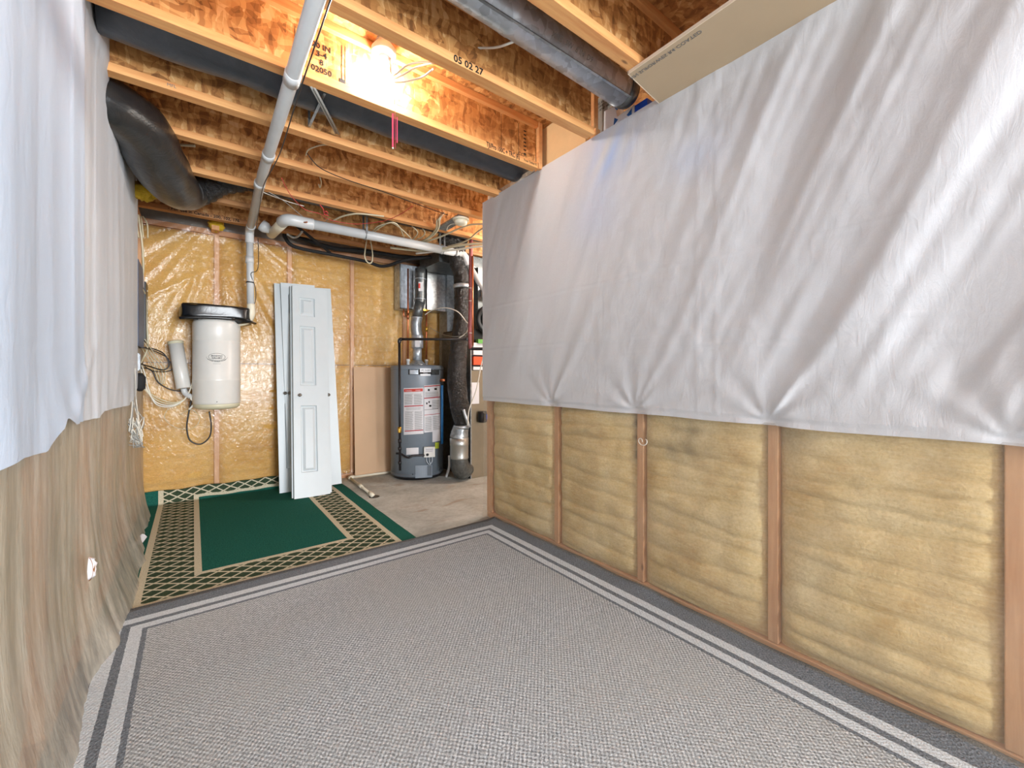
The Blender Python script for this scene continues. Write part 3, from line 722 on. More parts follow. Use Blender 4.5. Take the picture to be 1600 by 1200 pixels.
for k, (m1, m2) in enumerate((((640, 100), (612, 118)), ((650, 105), (615, 122)), ((655, 122), (615, 127)))):
    pts = [(cx_ + .03, cy_ + .03, 2.665 - .01 * k), aY(m2[0], m2[1], 1.93), aY(m1[0], m1[1], 1.80), ends[k]]
    tag(obj('lamp_cable', MB().tube(pts, .0045, 7, sub=6), M['wire_w']), ['white cable arching from lamp holder to joist, highest of three', 'white cable from lamp holder to joist, middle of three', 'white cable from lamp holder to joist, lowest of three'][k], 'cable', 'white cables looping from the lamp')
tag(obj('lamp_cable', MB().tube([aY(733, 76, 1.60), aY(752, 75, 1.585), aY(775, 74, 1.50), aY(800, 66, 1.40), aY(860, 40, 1.3)], .005, 7, sub=6), M['wire_w']), 'short white cable beside the galvanised duct at the top edge', 'cable')

# ---------------------------------------------------------------- vacuum pipe running overhead
t = thing('vacuum_pipe', 'white plastic pipe running under the joists and down the back wall', 'pipe', (.36, 3, 1.6))
vy = 4.36
xa = aY(390, 420, vy).x
obj('overhead_run', MB().tube([(.30, -1.5, 2.405), (.355, 3.1, 2.405), (xa, 4.30, 2.400)], .0295, 18), M['pvc'], t)
for yy in (2.03, 2.84, 3.30): obj('coupling', MB().tube([(.30 + .055 * (yy + 1.5) / 4.6, yy - .035, 2.405), (.302 + .055 * (yy + 1.5) / 4.6, yy + .035, 2.405)], .0335, 18), M['pvc'], t)
obj('elbow', MB().tube([(xa, 4.25, 2.40), (xa, 4.32, 2.396), (xa, 4.355, 2.375), (xa, vy, 2.34), (xa, vy, 2.28)], .034, 18, sub=5), M['pvc'], t)
obj('drop', MB().tube([(xa, vy, 2.34), (xa + .008, vy, 1.70)], .0285, 18), M['pvc'], t)
obj('coupling', MB().tube([(xa + .0, vy, 2.16), (xa + .001, vy, 2.10)], .033, 18), M['pvc'], t)
obj('lower_elbow', MB().tube([(xa + .008, vy, 1.74), (xa + .01, vy, 1.66), (xa - .01, vy + .02, 1.60), (xa - .07, vy + .06, 1.57), (xa - .13, vy + .07, 1.57)], [.03, .034, .032, .028, .028], 16, sub=5), M['pvc_cream'], t)
obj('cable_tie', MB().tube([(xa + .003, vy, 1.935), (xa + .003, vy, 1.925)], .032, 16), M['black'], t)
lv = [aY(403, 372, vy), aY(404, 400, vy), aY(402, 422, vy), aY(392, 428, vy - .035), aY(399, 450, vy), aY(399, 470, vy), aY(391, 489, vy)]
tag(obj('low_voltage_wire', MB().tube(lv, .003, 6, sub=6), M['black']), 'thin black wire tied to the upright white pipe on the back wall', 'wire')
tag(obj('low_voltage_wire', MB().tube([(.36, .9, 2.372), (.375, 2.0, 2.37), (.392, 2.7, 2.37), (.372, 3.2, 2.368), (.40, 3.7, 2.37), (.43, 4.2, 2.37)], .003, 6, sub=6), M['black']), 'thin black wire along the underside of the overhead white pipe', 'wire')
# ---------------------------------------------------------------- horizontal white vent pipe
t = thing('vent_pipe', 'white plastic vent pipe hung below joists toward the furnace', 'pipe', (1.5, 3.77, 2.3))
yv = 3.80
e0 = aZ(424, 366, 2.385)
obj('stub', MB().tube([e0, (.60, yv + .02, 2.372)], .040, 20), M['pvc_cream'], t)
obj('elbow', MB().tube([(.585, yv + .10, 2.374), (.60, yv + .03, 2.372), (.64, yv, 2.372), (.74, yv, 2.371), (.80, yv, 2.371)], .046, 20, sub=5), M['pvc'], t)
obj('run', MB().tube([(.74, yv, 2.371), (2.15, yv - .06, 2.360)], .040, 20), M['pvc'], t)
obj('end_elbow', MB().tube([(2.12, yv - .06, 2.36), (2.20, yv - .06, 2.352), (2.25, yv - .06, 2.30), (2.27, yv - .06, 2.25)], .045, 18, sub=5), M['pvc'], t)
obj('drop', MB().tube([(2.26, yv - .06, 2.28), (2.48, yv - .14, 1.93), (2.62, yv - .14, 1.90)], .032, 16), M['pvc'], t)
for xx in (1.225, 1.98):
    zc = 2.371 - (xx - .74) * .0078; yc = yv - (xx - .74) * .0425
    mb = MB().tube([(xx, yc + .047 * sin(a_), zc - .047 * cos(a_)) for a_ in [k * pi / 8 for k in range(-8, 9)]], .004, 4)
    mb.box((xx - .009, yc - .048, zc), (xx + .009, yc - .046, JB + .12)).box((xx - .009, yc + .046, zc), (xx + .009, yc + .048, JB + .12))
    obj('hanger_strap', mb, M['galv'], t)
tag(obj('reducer', MB().lathe(aY(424, 362, 4.25), [(.02, 0), (.05, .05), (.05, .09)], 20, (-.8, .1, .5)), M['pvc']), 'white pipe cone beside the vent pipe stub', 'pipe fitting')

# ---------------------------------------------------------------- black lines at the back
tag(obj('refrigerant_line', MB().tube([aY(445, 362, 4.50), aY(446, 372, 4.45), aY(462, 386, 4.45), aY(520, 398, 4.45), aY(570, 408, 4.45), aY(600, 416, 4.4), aY(640, 405, 4.2), aY(700, 402, 4.1), aY(775, 409, 4.0)], .017, 12, sub=8), M['blackmatte']), 'lower black foam covered line sagging along the top of back wall', 'pipe')
tag(obj('refrigerant_line', MB().tube([aY(447, 360, 4.55), aY(470, 372, 4.55), aY(520, 388, 4.55), aY(560, 392, 4.55), aY(600, 397, 4.5), aY(640, 402, 4.4), aY(700, 400, 4.3)], [.012, .02, .024, .024, .022, .018, .016], 12, sub=8), M['blackmatte']), 'upper thicker black foam covered line along top of back wall', 'pipe')
tag(obj('brace_bar', MB().tube([aY(462, 352, 4.2), aY(516, 395, 4.45)], .016, 4), M['blackmatte']), 'dark diagonal bar dropping from white vent pipe to black lines', 'bar')
tag(obj('grey_tube', MB().tube([aY(315, 283, 3.9), aY(330, 305, 4.1)], .009, 8), M['wire_g']), 'short pale grey tube sloping beside the black flexible duct neck', 'tube')
mb = MB()
for k in range(60):
    a_ = random.random() * 6.28
    mb.tube([aZ(224, 298, 2.36) + Vector((random.uniform(-.09, .1), random.uniform(-.05, .05), random.uniform(-.05, .05))), aZ(224, 298, 2.36) + Vector((random.uniform(-.1, .12), random.uniform(-.06, .06), random.uniform(-.06, .05)))], .012, 5)
def clump(c, rx, ry, rz, seed, n=18):
    return MB().grid(n, n, lambda u, v: Vector(c) + Vector((rx * cos(2 * pi * u) * sin(pi * v), ry * sin(2 * pi * u) * sin(pi * v), rz * cos(pi * v))) * (1 + .45 * N(3 * sin(2 * pi * u), 3 * cos(2 * pi * u) + seed, v * 6)))
tag(obj('insulation_scrap', clump(aY(224, 299, 3.80), .085, .06, .055, 1), M['yellow']), 'bright yellow tuft of insulation beneath the black flexible duct', 'insulation')
tag(obj('insulation_scrap', clump(aY(338, 352, 4.60), .06, .04, .05, 4), M['yellow']), 'small yellow insulation tuft above the back wall plate', 'insulation')
tag(obj('wood_block', MB().box((.13, 4.55, 2.40), (.185, 4.66, 2.439)), M['rim']), 'small wood block under the last joist by the yellow tuft', 'block')

# ---------------------------------------------------------------- central vacuum
VX, VY = .165, 4.46
t = thing('central_vacuum', 'off-white central vacuum canister hung on the back wall', 'vacuum', (VX, VY, .83))
R = .172
obj('canister', MB().lathe((VX, VY, 0), [(R * .97, .86), (R, .875), (R, 1.055), (R * 1.01, 1.06), (R * 1.01, 1.075), (R, 1.08), (R, 1.395), (R * .985, 1.40), (R * .985, 1.404), (R, 1.409), (R, 1.55), (R * .94, 1.585)], 48), M['vac'], t)
obj('base_rim', MB().lathe((VX, VY, 0), [(R * .55, .815), (R * .85, .822), (R * .97, .84), (R * .98, .87)], 48), M['vac_base'], t)
obj('mount_bracket', MB().box((VX - .06, VY + .12, 1.1), (VX + .06, YB - .02, 1.3)), M['galv'], t)
# oval emblem on the front
fd_ = Vector((-VX, -VY, 0)).normalized(); rt = Vector((-fd_.y, fd_.x, 0)); 
def onvac(a_, z, out=.0012):   # a_ metres along the surface from the point facing the camera
    th = a_ / R; return Vector((VX, VY, z)) + (fd_ * cos(th) + rt * sin(th)) * (R + out)
ov = MB()
for (A_, B_, w_) in ((.058, .030, .0012), (.074, .034, .0008)):
    ks = range(49) if A_ < .06 else range(24, 49)
    pts = [onvac(A_ * cos(2 * pi * k / 48), 1.262 + B_ * sin(2 * pi * k / 48)) for k in ks]
    ov.tube(pts, w_, 4)
def curved_text(txt, size, z, parent, mat, arc=0, bold=.0004):
    c = bpy.data.curves.new('t', 'FONT'); c.body = txt; c.size = size; c.align_x = 'CENTER'; c.align_y = 'CENTER'; c.extrude = .0003; c.offset = bold; c.resolution_u = 2
    ob = bpy.data.objects.new('t', c); COL.objects.link(ob)
    me0 = bpy.data.meshes.new_from_object(ob, depsgraph=bpy.context.evaluated_depsgraph_get())
    mb = MB(); mb.add([onvac(v.co.x, z + v.co.y + arc * v.co.x ** 2, .001 + v.co.z) for v in me0.vertices], [tuple(p.vertices) for p in me0.polygons])
    bpy.data.objects.remove(ob); bpy.data.curves.remove(c); bpy.data.meshes.remove(me0)
    return obj('lettering', mb, mat, parent)
em = obj('emblem', ov, M['inkgrey'], t)
curved_text('BROADWAY', .014, 1.270, em, M['ink']); curved_text('GALLERY', .018, 1.252, em, M['ink']); curved_text('POWER CENTRAL SYSTEM', .011, 1.222, em, M['inkgrey'], 5); curved_text('----------------', .01, 1.206, em, M['inkgrey'])
obj('screw', MB().lathe(onvac(.0, .885, 0), [(.004, 0), (.003, .004)], 8, fd_), M['ink'], t)
# crumpled black bag on top
def bag(u, v):
    th = 2 * pi * u
    rx = .255 * (abs(cos(th)) ** .5 * (1 if cos(th) > 0 else -1)); ry = .15 * (abs(sin(th)) ** .6 * (1 if sin(th) > 0 else -1))
    f = min(1, sin(pi * v) * 2.2) ** .5 if 0 < v < 1 else 0
    z = 1.57 + .14 * v
    k = 1 + .05 * N(2 * cos(th), 2 * sin(th), v * 1.5)
    return (VX - .0 + rx * f * k, VY - .03 + ry * f * k, z + .016 * N(cos(th) * 3, sin(th) * 3, v * 2) - .03 * (1 - v) * max(0, cos(th)) ** 3)
t2 = thing('black_bag', 'folded black vinyl bag lying on top of the vacuum canister', 'bag', (VX, VY, 1.58))
M['vinyl'] = flexmat('black_vinyl', (24, 25, 27), .3, .12, 4)
obj('bag_body', MB().grid(48, 14, bag), M['vinyl'], t2)
obj('corner_flap', MB().grid(6, 6, lambda u, v: (VX + .15 + .13 * u, VY - .16 + .12 * v, 1.625 - .06 * u + .012 * N(u * 3, v * 3))), M['vinyl'], t2, solid=.006)
obj('rolled_edge', MB().tube([(VX - .25, VY - .15, 1.572), (VX - .18, VY - .175, 1.578), (VX - .05, VY - .185, 1.588), (VX + .12, VY - .18, 1.590)], .013, 8, sub=4), M['vinyl'], t2)
# muffler
a0, a1 = aY(274.5, 536, 4.55), aY(287, 607, 4.50)
t = thing('exhaust_muffler', 'white cylinder tilted beside the vacuum canister', 'muffler', a1)
obj('body', MB().lathe(a1, [(.048, 0), (.052, .004), (.052, (a0 - a1).length)], 28, a0 - a1), M['vac'], t)
obj('end_cap', MB().lathe(a0, [(.055, -.01), (.055, .012), (.048, .016)], 28, a0 - a1), M['vac_base'], t)
obj('outlet_elbow', MB().tube([a1, a1 + Vector((.01, 0, -.04)), a1 + Vector((.05, -.02, -.07)), a1 + Vector((.09, -.02, -.075))], .022, 14, sub=4), M['pvc'], t)
tag(obj('power_cord', MB().tube([aY(300, 620, 4.5), aY(294, 650, 4.5), aY(292, 670, 4.5), aY(297, 688, 4.5), aY(313, 694, 4.5), aY(327, 683, 4.5), aY(330, 665, 4.5), aY(327, 643, 4.5)], .006, 8, sub=7), M['black']), 'black cord looping below the vacuum canister', 'cord')

# wires on the left of the vacuum
def wire(pts, r, mat, label, grp='wires between the electrical panel and vacuum', name='wire', cat='wire'):
    return tag(obj(name, MB().tube(pts, r, 6, sub=6), M[mat]), label, cat, grp)
W = lambda L, y: [aY(px, py, yy if (yy := (q[0] if q else y)) else y) for px, py, *q in L]
wire(W([(208, 545, 4.2), (230, 543), (255, 552), (264, 570), (255, 578), (235, 573), (208, 565, 4.2)], 4.5), .005, 'black', 'upper black wire loop between electrical panel and white muffler')
wire(W([(212, 578, 4.3), (225, 575), (238, 580), (246, 596), (262, 607), (280, 611), (300, 608)], 4.5), .005, 'black', 'lower black wire curving from panel under the white muffler')
wire(W([(207, 548, 4.2), (222, 568), (240, 580), (268, 578), (262, 560), (240, 548), (212, 540, 4.2)], 4.55), .004, 'black', 'thin black wire crossing the black loops by the panel')
wire(W([(205, 446, 4.1), (220, 450, 4.3), (228, 465), (229, 500), (231, 540), (224, 560), (214, 575, 4.3)], 4.5), .0065, 'wire_c', 'thick cream cable looping down beside the electrical panel', name='cable', cat='cable')
for k, (o1, m_) in enumerate(((0, 'wire_c'), (5, 'wire_w'), (9, 'wire_w'), (-5, 'wire_c'))):
    wire(W([(208 + k, 545, 4.3), (216 + o1, 580), (224 + o1, 605 + o1 * .6), (245, 625 + o1 * .8), (270, 631 + o1 * .4), (290, 622), (300, 600), (302, 585)], 4.48), .0048, m_, ['cream wire sagging lowest but one toward the vacuum', 'white wire sagging toward the vacuum, second', 'white wire sagging lowest toward the vacuum', 'cream wire sagging highest toward the vacuum'][k])
for k in range(4):
    wire(W([(214 + 4 * k, 530, 4.4), (228 + 5 * k, 555), (240 + 6 * k, 575), (250 + 2 * k, 600)], 4.55), .0032, 'wire_c', ['thin cream wire nearest the panel fanning down right', 'thin cream wire second from the panel fanning down right', 'thin cream wire third from the panel fanning down right', 'thin cream wire farthest from the panel fanning down right'][k])
wire(W([(302, 600), (308, 612), (298, 622), (304, 630), (295, 640), (306, 625), (300, 605)], 4.46), .006, 'wire_w', 'tangled white wire knot at the vacuum lower left side', name='wire_knot')
wire(W([(282, 632), (262, 640), (258, 655), (275, 668), (300, 670), (312, 655), (300, 640), (280, 648)], 4.5), .0022, 'wire_c', 'fine cream wire loop below the vacuum cables')
# bundle on left wall
random.seed(4)
for k in range(7):
    pts = [aY(205 + k, 575, 3.72), aY(209 + random.uniform(-4, 4), 625, 3.62)]
    for j in range(9):
        pts.append(aY(random.uniform(200, 225), random.uniform(652, 700), 3.57 + random.uniform(-.03, .03)))
    tag(obj('coiled_cable', MB().tube(pts, .0026, 6, sub=6), M['wire_g' if k % 3 else 'wire_w']), ('white strand' if k % 3 == 0 else 'grey strand') + ' of the coiled cable bundle hanging beneath the electrical panel', 'cable', 'coiled cables hanging by the left wall, ' + ('white' if k % 3 == 0 else 'grey'))
for k, (x0_, x1_) in enumerate(((213, 207), (216, 222))):
    wire([aY(x0_, 335, 4.25), aY(x1_, 380, 4.3), aY(x1_ + 2, 420, 4.35), aY(x1_ - 1, 436, 4.38)], .007, 'wire_c', ['cream cable dropping from ceiling to panel, left of two', 'cream cable dropping from ceiling to panel, right of two'][k], 'cream cables above the electrical panel', 'cable', 'cable')
for k in range(4):
    wire([aY(214 + 3 * k, 338, 4.3), aY(206 + 8 * k, 350, 4.25), aY(210 + 7 * k, 372, 4.3)], .005, 'wire_c', ['short cream cable end above panel, leftmost', 'short cream cable end above panel, second', 'short cream cable end above panel, third', 'short cream cable end above panel, rightmost'][k], 'short cable ends above the electrical panel', 'cable', 'cable')
# electrical panel
t = thing('electrical_panel', 'blue-grey electrical panel at the left wall beyond the white sheet', 'electrical panel', (-.37, 4.2, 1.35))
obj('cabinet', MB().box((XL - .02, 4.00, 1.33), (XL + .028, 4.44, 1.93)), M['panel'], t, bevel=.004)
obj('cover', MB().box((XL + .028, 3.99, 1.32), (XL + .034, 4.42, 1.94)), M['panel'], t, bevel=.002)
obj('label_sticker', MB().box((XL + .0345, 4.36, 1.80), (XL + .0355, 4.41, 1.90)), M['paper'], t)
t = thing('backer_board', 'black mounting board with screws beside the electrical panel', 'board', (-.34, 4.55, 1.38))
obj('board', MB().box((XL - .01, 4.45, 1.38), (XL + .045, 4.62, 1.86)), M['black'], t, bevel=.003)
for z in (1.43, 1.62, 1.72, 1.80): obj('screw', MB().lathe((XL + .045, 4.55, z), [(.008, 0), (.006, .004)], 10, (1, 0, 0)), M['vac'], t)
t = thing('junction_box', 'small grey metal box under the electrical panel', 'junction box', (-.33, 4.1, 1.14))
obj('enclosure', MB().box((XL, 4.04, 1.14), (XL + .035, 4.12, 1.27)), M['galv'], t, bevel=.003)
obj('cover_plate', MB().box((XL + .035, 4.045, 1.15), (XL + .038, 4.115, 1.26)), M['galv_lite'], t)
tag(obj('connector_pod', MB().lathe(aX(219, 596, -.30) , [(.01, -.07), (.03, -.05), (.032, .03), (.012, .06)], 12), M['blackmatte']), 'dark oval connector hanging beneath the small junction box', 'connector')

# ---------------------------------------------------------------- door leaves
def leaf(label, BL, BR, TL, knob, hinge_side=1, wid=None):
    BL, BR, TL = Vector(BL), Vector(BR), Vector(TL)
    u = (BR - BL); Wd = wid or u.length; u.normalize()
    v = TL - BL; Ht = 2.0; v.normalize(); u = (u - v * v.dot(u)).normalized(); n = u.cross(v)      # n towards the camera
    Mx = Matrix(((u.x, v.x, n.x, BL.x), (u.y, v.y, n.y, BL.y), (u.z, v.z, n.z, BL.z), (0, 0, 0, 1)))
    t = thing('door_leaf', label, 'door', BL, 'loose bifold door leaves leaning on the back wall')
    th = .030
    mb = MB()
    x0, x1 = .20 * Wd, .66 * Wd
    rows = [(.585 - .0, .89), (.20, .49), (.055, .15)]      # from the top
    zs = sorted([0] + [Ht * (1 - r) for pr in rows for r in pr] + [Ht])
    P_ = lambda x, y, z: Mx @ Vector((x, y, z))
    mb.box((0, 0, -th), (Wd, Ht, -.0145), Mx)
    def quad(a, b, c, d): mb.add([a, b, c, d], [(0, 1, 2, 3)])
    def rect(xa, ya, xb, yb, z): quad(P_(xa, ya, z), P_(xb, ya, z), P_(xb, yb, z), P_(xa, yb, z))
    rect(0, 0, x0, Ht, 0); rect(x1, 0, Wd, Ht, 0)
    for (xa, xb) in ((0, 0), (Wd, Wd)): quad(P_(xa, 0, -.0145), P_(xa, 0, 0), P_(xa, Ht, 0), P_(xa, Ht, -.0145))
    quad(P_(0, Ht, -.0145), P_(0, Ht, 0), P_(Wd, Ht, 0), P_(Wd, Ht, -.0145)); quad(P_(0, 0, -.0145), P_(0, 0, 0), P_(Wd, 0, 0), P_(Wd, 0, -.0145))
    prev = 0
    for r1, r0 in [(Ht * (1 - a), Ht * (1 - b)) for a, b in rows]:
        rect(x0, prev, x1, r0, 0); prev = r1
    rect(x0, prev, x1, Ht, 0)
    body = obj('slab', mb, M['door'], t)
    lab(obj('edge_band', MB().box((-.0012, 0, -th), (0, Ht, -.0005), Mx), M['door_edge'], t), 'bare grey edge')
    for r1, r0 in [(Ht * (1 - a), Ht * (1 - b)) for a, b in rows]:
        pm = MB()
        levels = [(0, 0.0), (.007, -.014), (.015, -.014), (.036, -.002), (.036, 0.0)]
        rings = [[P_(x0 + i, r0 + i, z), P_(x1 - i, r0 + i, z), P_(x1 - i, r1 - i, z), P_(x0 + i, r1 - i, z)] for i, z in levels]
        for A_, B_ in zip(rings, rings[1:]):
            for k in range(4): pm.add([A_[k], A_[(k + 1) % 4], B_[(k + 1) % 4], B_[k]], [(0, 1, 2, 3)])
        pm.add(rings[-1], [(0, 1, 2, 3)])
        obj('raised_panel', pm, M['door'], t)
    if knob is not None:
        c = P_(knob * Wd, .925, 0)
        obj('knob', MB().lathe(c, [(.012, 0), (.012, .004), (.006, .008), (.006, .016), (.013, .022), (.015, .029), (.011, .035), (.0001, .037)], 16, n), M['nickel'], t)
    return t
G = lambda px, py: aZ(px, py, .016)
BL = G(460, 780); BR = G(515, 771)
d_ = (BR - BL).normalized(); BRx = BL + d_ * .30
TLf = aY(456.5, 441, 4.50)
leaf('white raised-panel door leaf in front of the other leaning leaves', BL, BRx, TLf, .17)
off = Vector((-.012, .040, 0))
leaf('white door leaf directly behind the front leaf, showing at its right', BL + off, BRx + off, TLf + off, .96, wid=.335)
BL3 = G(455, 772) + Vector((-.004, .10, 0)); TL3 = aY(438.5, 443, 4.583)
leaf('white door leaf tilted left behind the front leaf, second from left', BL3, BL3 + Vector((.30, -.02, 0)), TL3, .12)
BL4 = G(437, 771); TL4 = aY(428.5, 444, 4.62)
leaf('leftmost white door leaf leaning on the back wall', BL4, BL4 + Vector((.30, -.01, 0)), TL4, .22)
BR5 = G(534, 757); BL5 = BR5 + Vector((-.30, .03, 0)); TR5 = aY(516.5, 452, 4.615); 
leaf('rearmost white door leaf with tilted right edge, bottom right of stack', BL5, BR5, BL5 + (TR5 - BR5), None)

# leaning hardboard, white floor pipe
o = obj('leaning_board', MB().box((0, 0, 0), (.62, .006, 1.20), Matrix.Translation((1.385, 4.60, 0)) @ Matrix.Rotation(-.045, 4, 'X')), M['hardboard'])
tag(o, 'plain tan hardboard sheet leaning on back wall left of water heater', 'board')
t = thing('drain_pipe', 'white drain pipe lying on the concrete left of the water heater', 'pipe', (1.35, 4.3, 0))
pa, pb, pc_, = aZ(612, 738, .02), aZ(546, 746, .02), aZ(581, 773, .02)
obj('long_run', MB().tube([pa + Vector((.25, .02, 0)), pb], .0125, 12), M['pvc_cream'], t)
obj('elbow', MB().tube([pb + Vector((.05, 0, 0)), pb + Vector((.0, 0, 0)), pb + (pc_ - pb) * .06], .018, 12, sub=4), M['pvc_cream'], t)
obj('short_run', MB().tube([pb, pc_], .0125, 12), M['pvc_cream'], t)
obj('coupling', MB().tube([pb + (pc_ - pb) * .45, pb + (pc_ - pb) * .60], .017, 12), M['pvc_cream'], t)
obj('end_elbow', MB().tube([pb + (pc_ - pb) * .92, pc_, pc_ + Vector((.01, -.01, -.015))], .020, 12), M['pvc_cream'], t)
tag(obj('floor_drain', MB().lathe(pc_ + Vector((.02, -.005, -.021)), [(.05, 0), (.045, .003)], 20), M['black']), 'small dark floor drain hole under the white pipe end', 'drain')

# ---------------------------------------------------------------- water heater
HX, HY, HR = 1.99, 4.355, .285
t = thing('water_heater', 'grey cylindrical gas water heater standing on the concrete', 'water heater', (HX, HY, 0))
obj('tank', MB().lathe((HX, HY, 0), [(HR, .055), (HR, 1.175), (HR * .995, 1.19)], 64), M['tank'], t)
obj('base_ring', MB().lathe((HX, HY, 0), [(HR * .9, .0), (HR * .93, .02), (HR * .93, .05)], 48), M['black'], t)
obj('bottom_rim', MB().lathe((HX, HY, 0), [(HR * 1.006, .035), (HR * 1.012, .045), (HR * 1.008, .065), (HR, .068)], 64), M['tank_dark'], t)
obj('top_cap', MB().lathe((HX, HY, 0), [(HR * 1.008, 1.165), (HR * 1.012, 1.175), (HR * 1.008, 1.20), (HR * .96, 1.215), (HR * .5, 1.222), (.001, 1.225)], 64), M['tank'], t)
hd = Vector((-HX, -HY, 0)).normalized(); hr = Vector((-hd.y, hd.x, 0))
def onh(px, z, out=.002):      # lateral metres as seen from the camera
    th = math.asin(max(-1, min(1, px / HR))); return Vector((HX, HY, z)) + (hd * cos(th) + hr * sin(th)) * (HR + out)
# screen readings -> lateral metres / height on the front surface
def hl(px, py):
    c = CX + F * ((HX * _rx + HY * _ry) / (HX * _fx + HY * _fy)); dpt = HX * _fx + HY * _fy
    l = (px - c) * (dpt - HR * .8) / F; th = math.asin(max(-1, min(1, l / HR))); dd = dpt - HR * cos(th)
    l = (px - c) * dd / F; return l, H + (CY - py) * dd / F
def patch(name, px0, py0, px1, py1, mat, parent, out=.002, sk=0, th=.001):
    mb = MB(); n = 8
    vs = []
    for i in range(n + 1):
        px = px0 + (px1 - px0) * i / n; s_ = sk * i / n
        for py in (py1 + s_, py0 + s_):
            l, z = hl(px, py); vs.append(onh(l, z, out)); 
    mb.add(vs, [(2 * i, 2 * i + 2, 2 * i + 3, 2 * i + 1) for i in range(n)])
    return obj(name, mb, mat, parent)
lb = patch('warning_label', 631.5, 606.5, 661.5, 679, M['paper'], t, sk=-1)
patch('red_header', 632, 608, 660.5, 612.5, M['red'], lb, .0025, -1); patch('red_line', 632.5, 634, 660.8, 635.6, M['redline'], lb, .0025, -1); patch('red_line', 633, 672.5, 661, 674, M['redline'], lb, .0025, -1)
lb2 = patch('warning_label', 662.3, 602.5, 687.5, 676.5, M['paper'], t, .0018, -2)
for yy, m_ in ((603.5, 'redline'), (622, 'redline')): patch('red_line', 662.5, yy, 687, yy + 1.5, M[m_], lb2, .0026, -2)
patch('dark_line', 663, 640.5, 684, 641, M['ink'], lb2, .0026, -1.5); patch('dark_line', 663, 648.5, 687, 649.3, M['redline'], lb2, .0026, -2)
for (px, py, w_) in ((668, 608, 3), (678, 606.5, 4), (665.5, 629, 2), (669, 627, 2), (670, 633, 3.5)): patch('pictogram', px, py, px + w_, py + 3, M['ink'], lb2, .0027)
def lines(px0, px1, py0, py1, step, parent):
    mb = MB(); y = py0; rr = random.Random(int(px0))
    while y < py1:
        a_, b_ = px0, px1 - rr.random() * 1.5
        vs = []
        for i in range(5):
            px = a_ + (b_ - a_) * i / 4
            for q in (y + .45 - i * .1, y - i * .1): l, z = hl(px, q); vs.append(onh(l, z, .0028))
        mb.add(vs, [(2 * i, 2 * i + 2, 2 * i + 3, 2 * i + 1) for i in range(4)]); y += step
    return obj('print_lines', mb, M['inkgrey'], parent)
lines(633, 645.5, 616, 632, 1.3, lb); lines(647, 659.5, 616, 632, 1.3, lb); lines(633.5, 646, 643, 671, 1.4, lb); lines(648, 660, 643, 671, 1.4, lb); lines(635, 658, 637.5, 640, 2, lb)
lines(674.5, 686, 626, 640, 1.3, lb2); lines(664, 674.5, 652, 674, 1.4, lb2); lines(676, 686.5, 651, 672, 1.4, lb2); lines(664, 686, 613, 621, 1.5, lb2)
patch('rating_sticker', 675, 674.5, 687, 692, M['paper'], t, .003, -2)
patch('lighting_sticker', 635.5, 699.5, 654, 710, M['paper'], t, .003); 
patch('lime_tag', 679, 692.5, 685, 702, M['lime'], t, .004)
bd = patch('badge', 638.5, 577.2, 685, 585.5, M['ink'], t, .003)
patch('badge_silver', 640.5, 578, 653.5, 584.8, M['galv_lite'], bd, .0042); patch('badge_silver', 674, 578, 683.5, 584.8, M['galv_dark'], bd, .0042); patch('badge_plate', 656, 575.5, 672.5, 581.5, M['whitebox'], bd, .0055); patch('badge_plate', 656.5, 584.2, 672, 587.3, M['whitebox'], bd, .0055)
def heater_text(txt, size, px, py, mat, parent, out=.006):
    c = bpy.data.curves.new('t', 'FONT'); c.body = txt; c.size = size; c.align_x = 'CENTER'; c.align_y = 'CENTER'; c.extrude = .0002; c.resolution_u = 2
    ob = bpy.data.objects.new('t', c); COL.objects.link(ob)
    me0 = bpy.data.meshes.new_from_object(ob, depsgraph=bpy.context.evaluated_depsgraph_get()); l0, z0 = hl(px, py)
    mb = MB(); mb.add([onh(l0 + v.co.x, z0 + v.co.y, out + v.co.z) for v in me0.vertices], [tuple(p.vertices) for p in me0.polygons])
    bpy.data.objects.remove(ob); bpy.data.curves.remove(c); bpy.data.meshes.remove(me0)
    return obj('lettering', mb, mat, parent)
heater_text('(A) Smith', .024, 664.3, 578.5, M['ink'], bd); heater_text('ProLine', .014, 664.3, 583, M['whitebox'], bd, .0045)
heater_text('WARNING', .014, 639, 610.5, M['whitebox'], lb, .003); heater_text('DANGER', .012, 653, 610, M['whitebox'], lb, .003)
# gas control
l, z = hl(670.5, 706); c = onh(l, z, 0); Mg = frame(c, hr, (0, 0, 1))
gv = obj('gas_control_valve', MB().box((-.058, -.055, 0), (.058, .055, .055), Mg), M['vac'], t, bevel=.006)
obj('control_knob', MB().lathe(Mg @ Vector((-.02, -.025, .055)), [(.014, 0), (.013, .012), (.001, .013)], 16, hd), M['black'], gv)
obj('control_label', MB().box((-.045, .0, .0552), (.045, .045, .056), Mg), M['paper'], gv)
for k in range(4): obj('print_line', MB().box((-.04, .006 + k * .01, .0561), (.03 + .003 * k, .008 + k * .01, .0566), Mg), M['ink'], gv)
q = Mg @ Vector((0, -.055, .03))
obj('burner_tubes', MB().tube([q + hr * -.03, q + hr * -.03 + Vector((0, 0, -.04)), q + Vector((0, 0, -.085))], .004, 6, sub=4).tube([q + hr * .0, q + hr * .0 + Vector((0, 0, -.04)), q + hr * .012 + Vector((0, 0, -.085))], .004, 6, sub=4).tube([q + hr * .03, q + hr * .028 + Vector((0, 0, -.05)), q + hr * .0 + Vector((0, 0, -.085))], .004, 6, sub=4), M['galv_lite'], t)
patch('burner_door', 649, 727.5, 674.5, 747, M['tank'], t, .006); patch('burner_door_rib', 667, 728.5, 673, 744, M['tank_dark'], t, .008)
mb = MB()
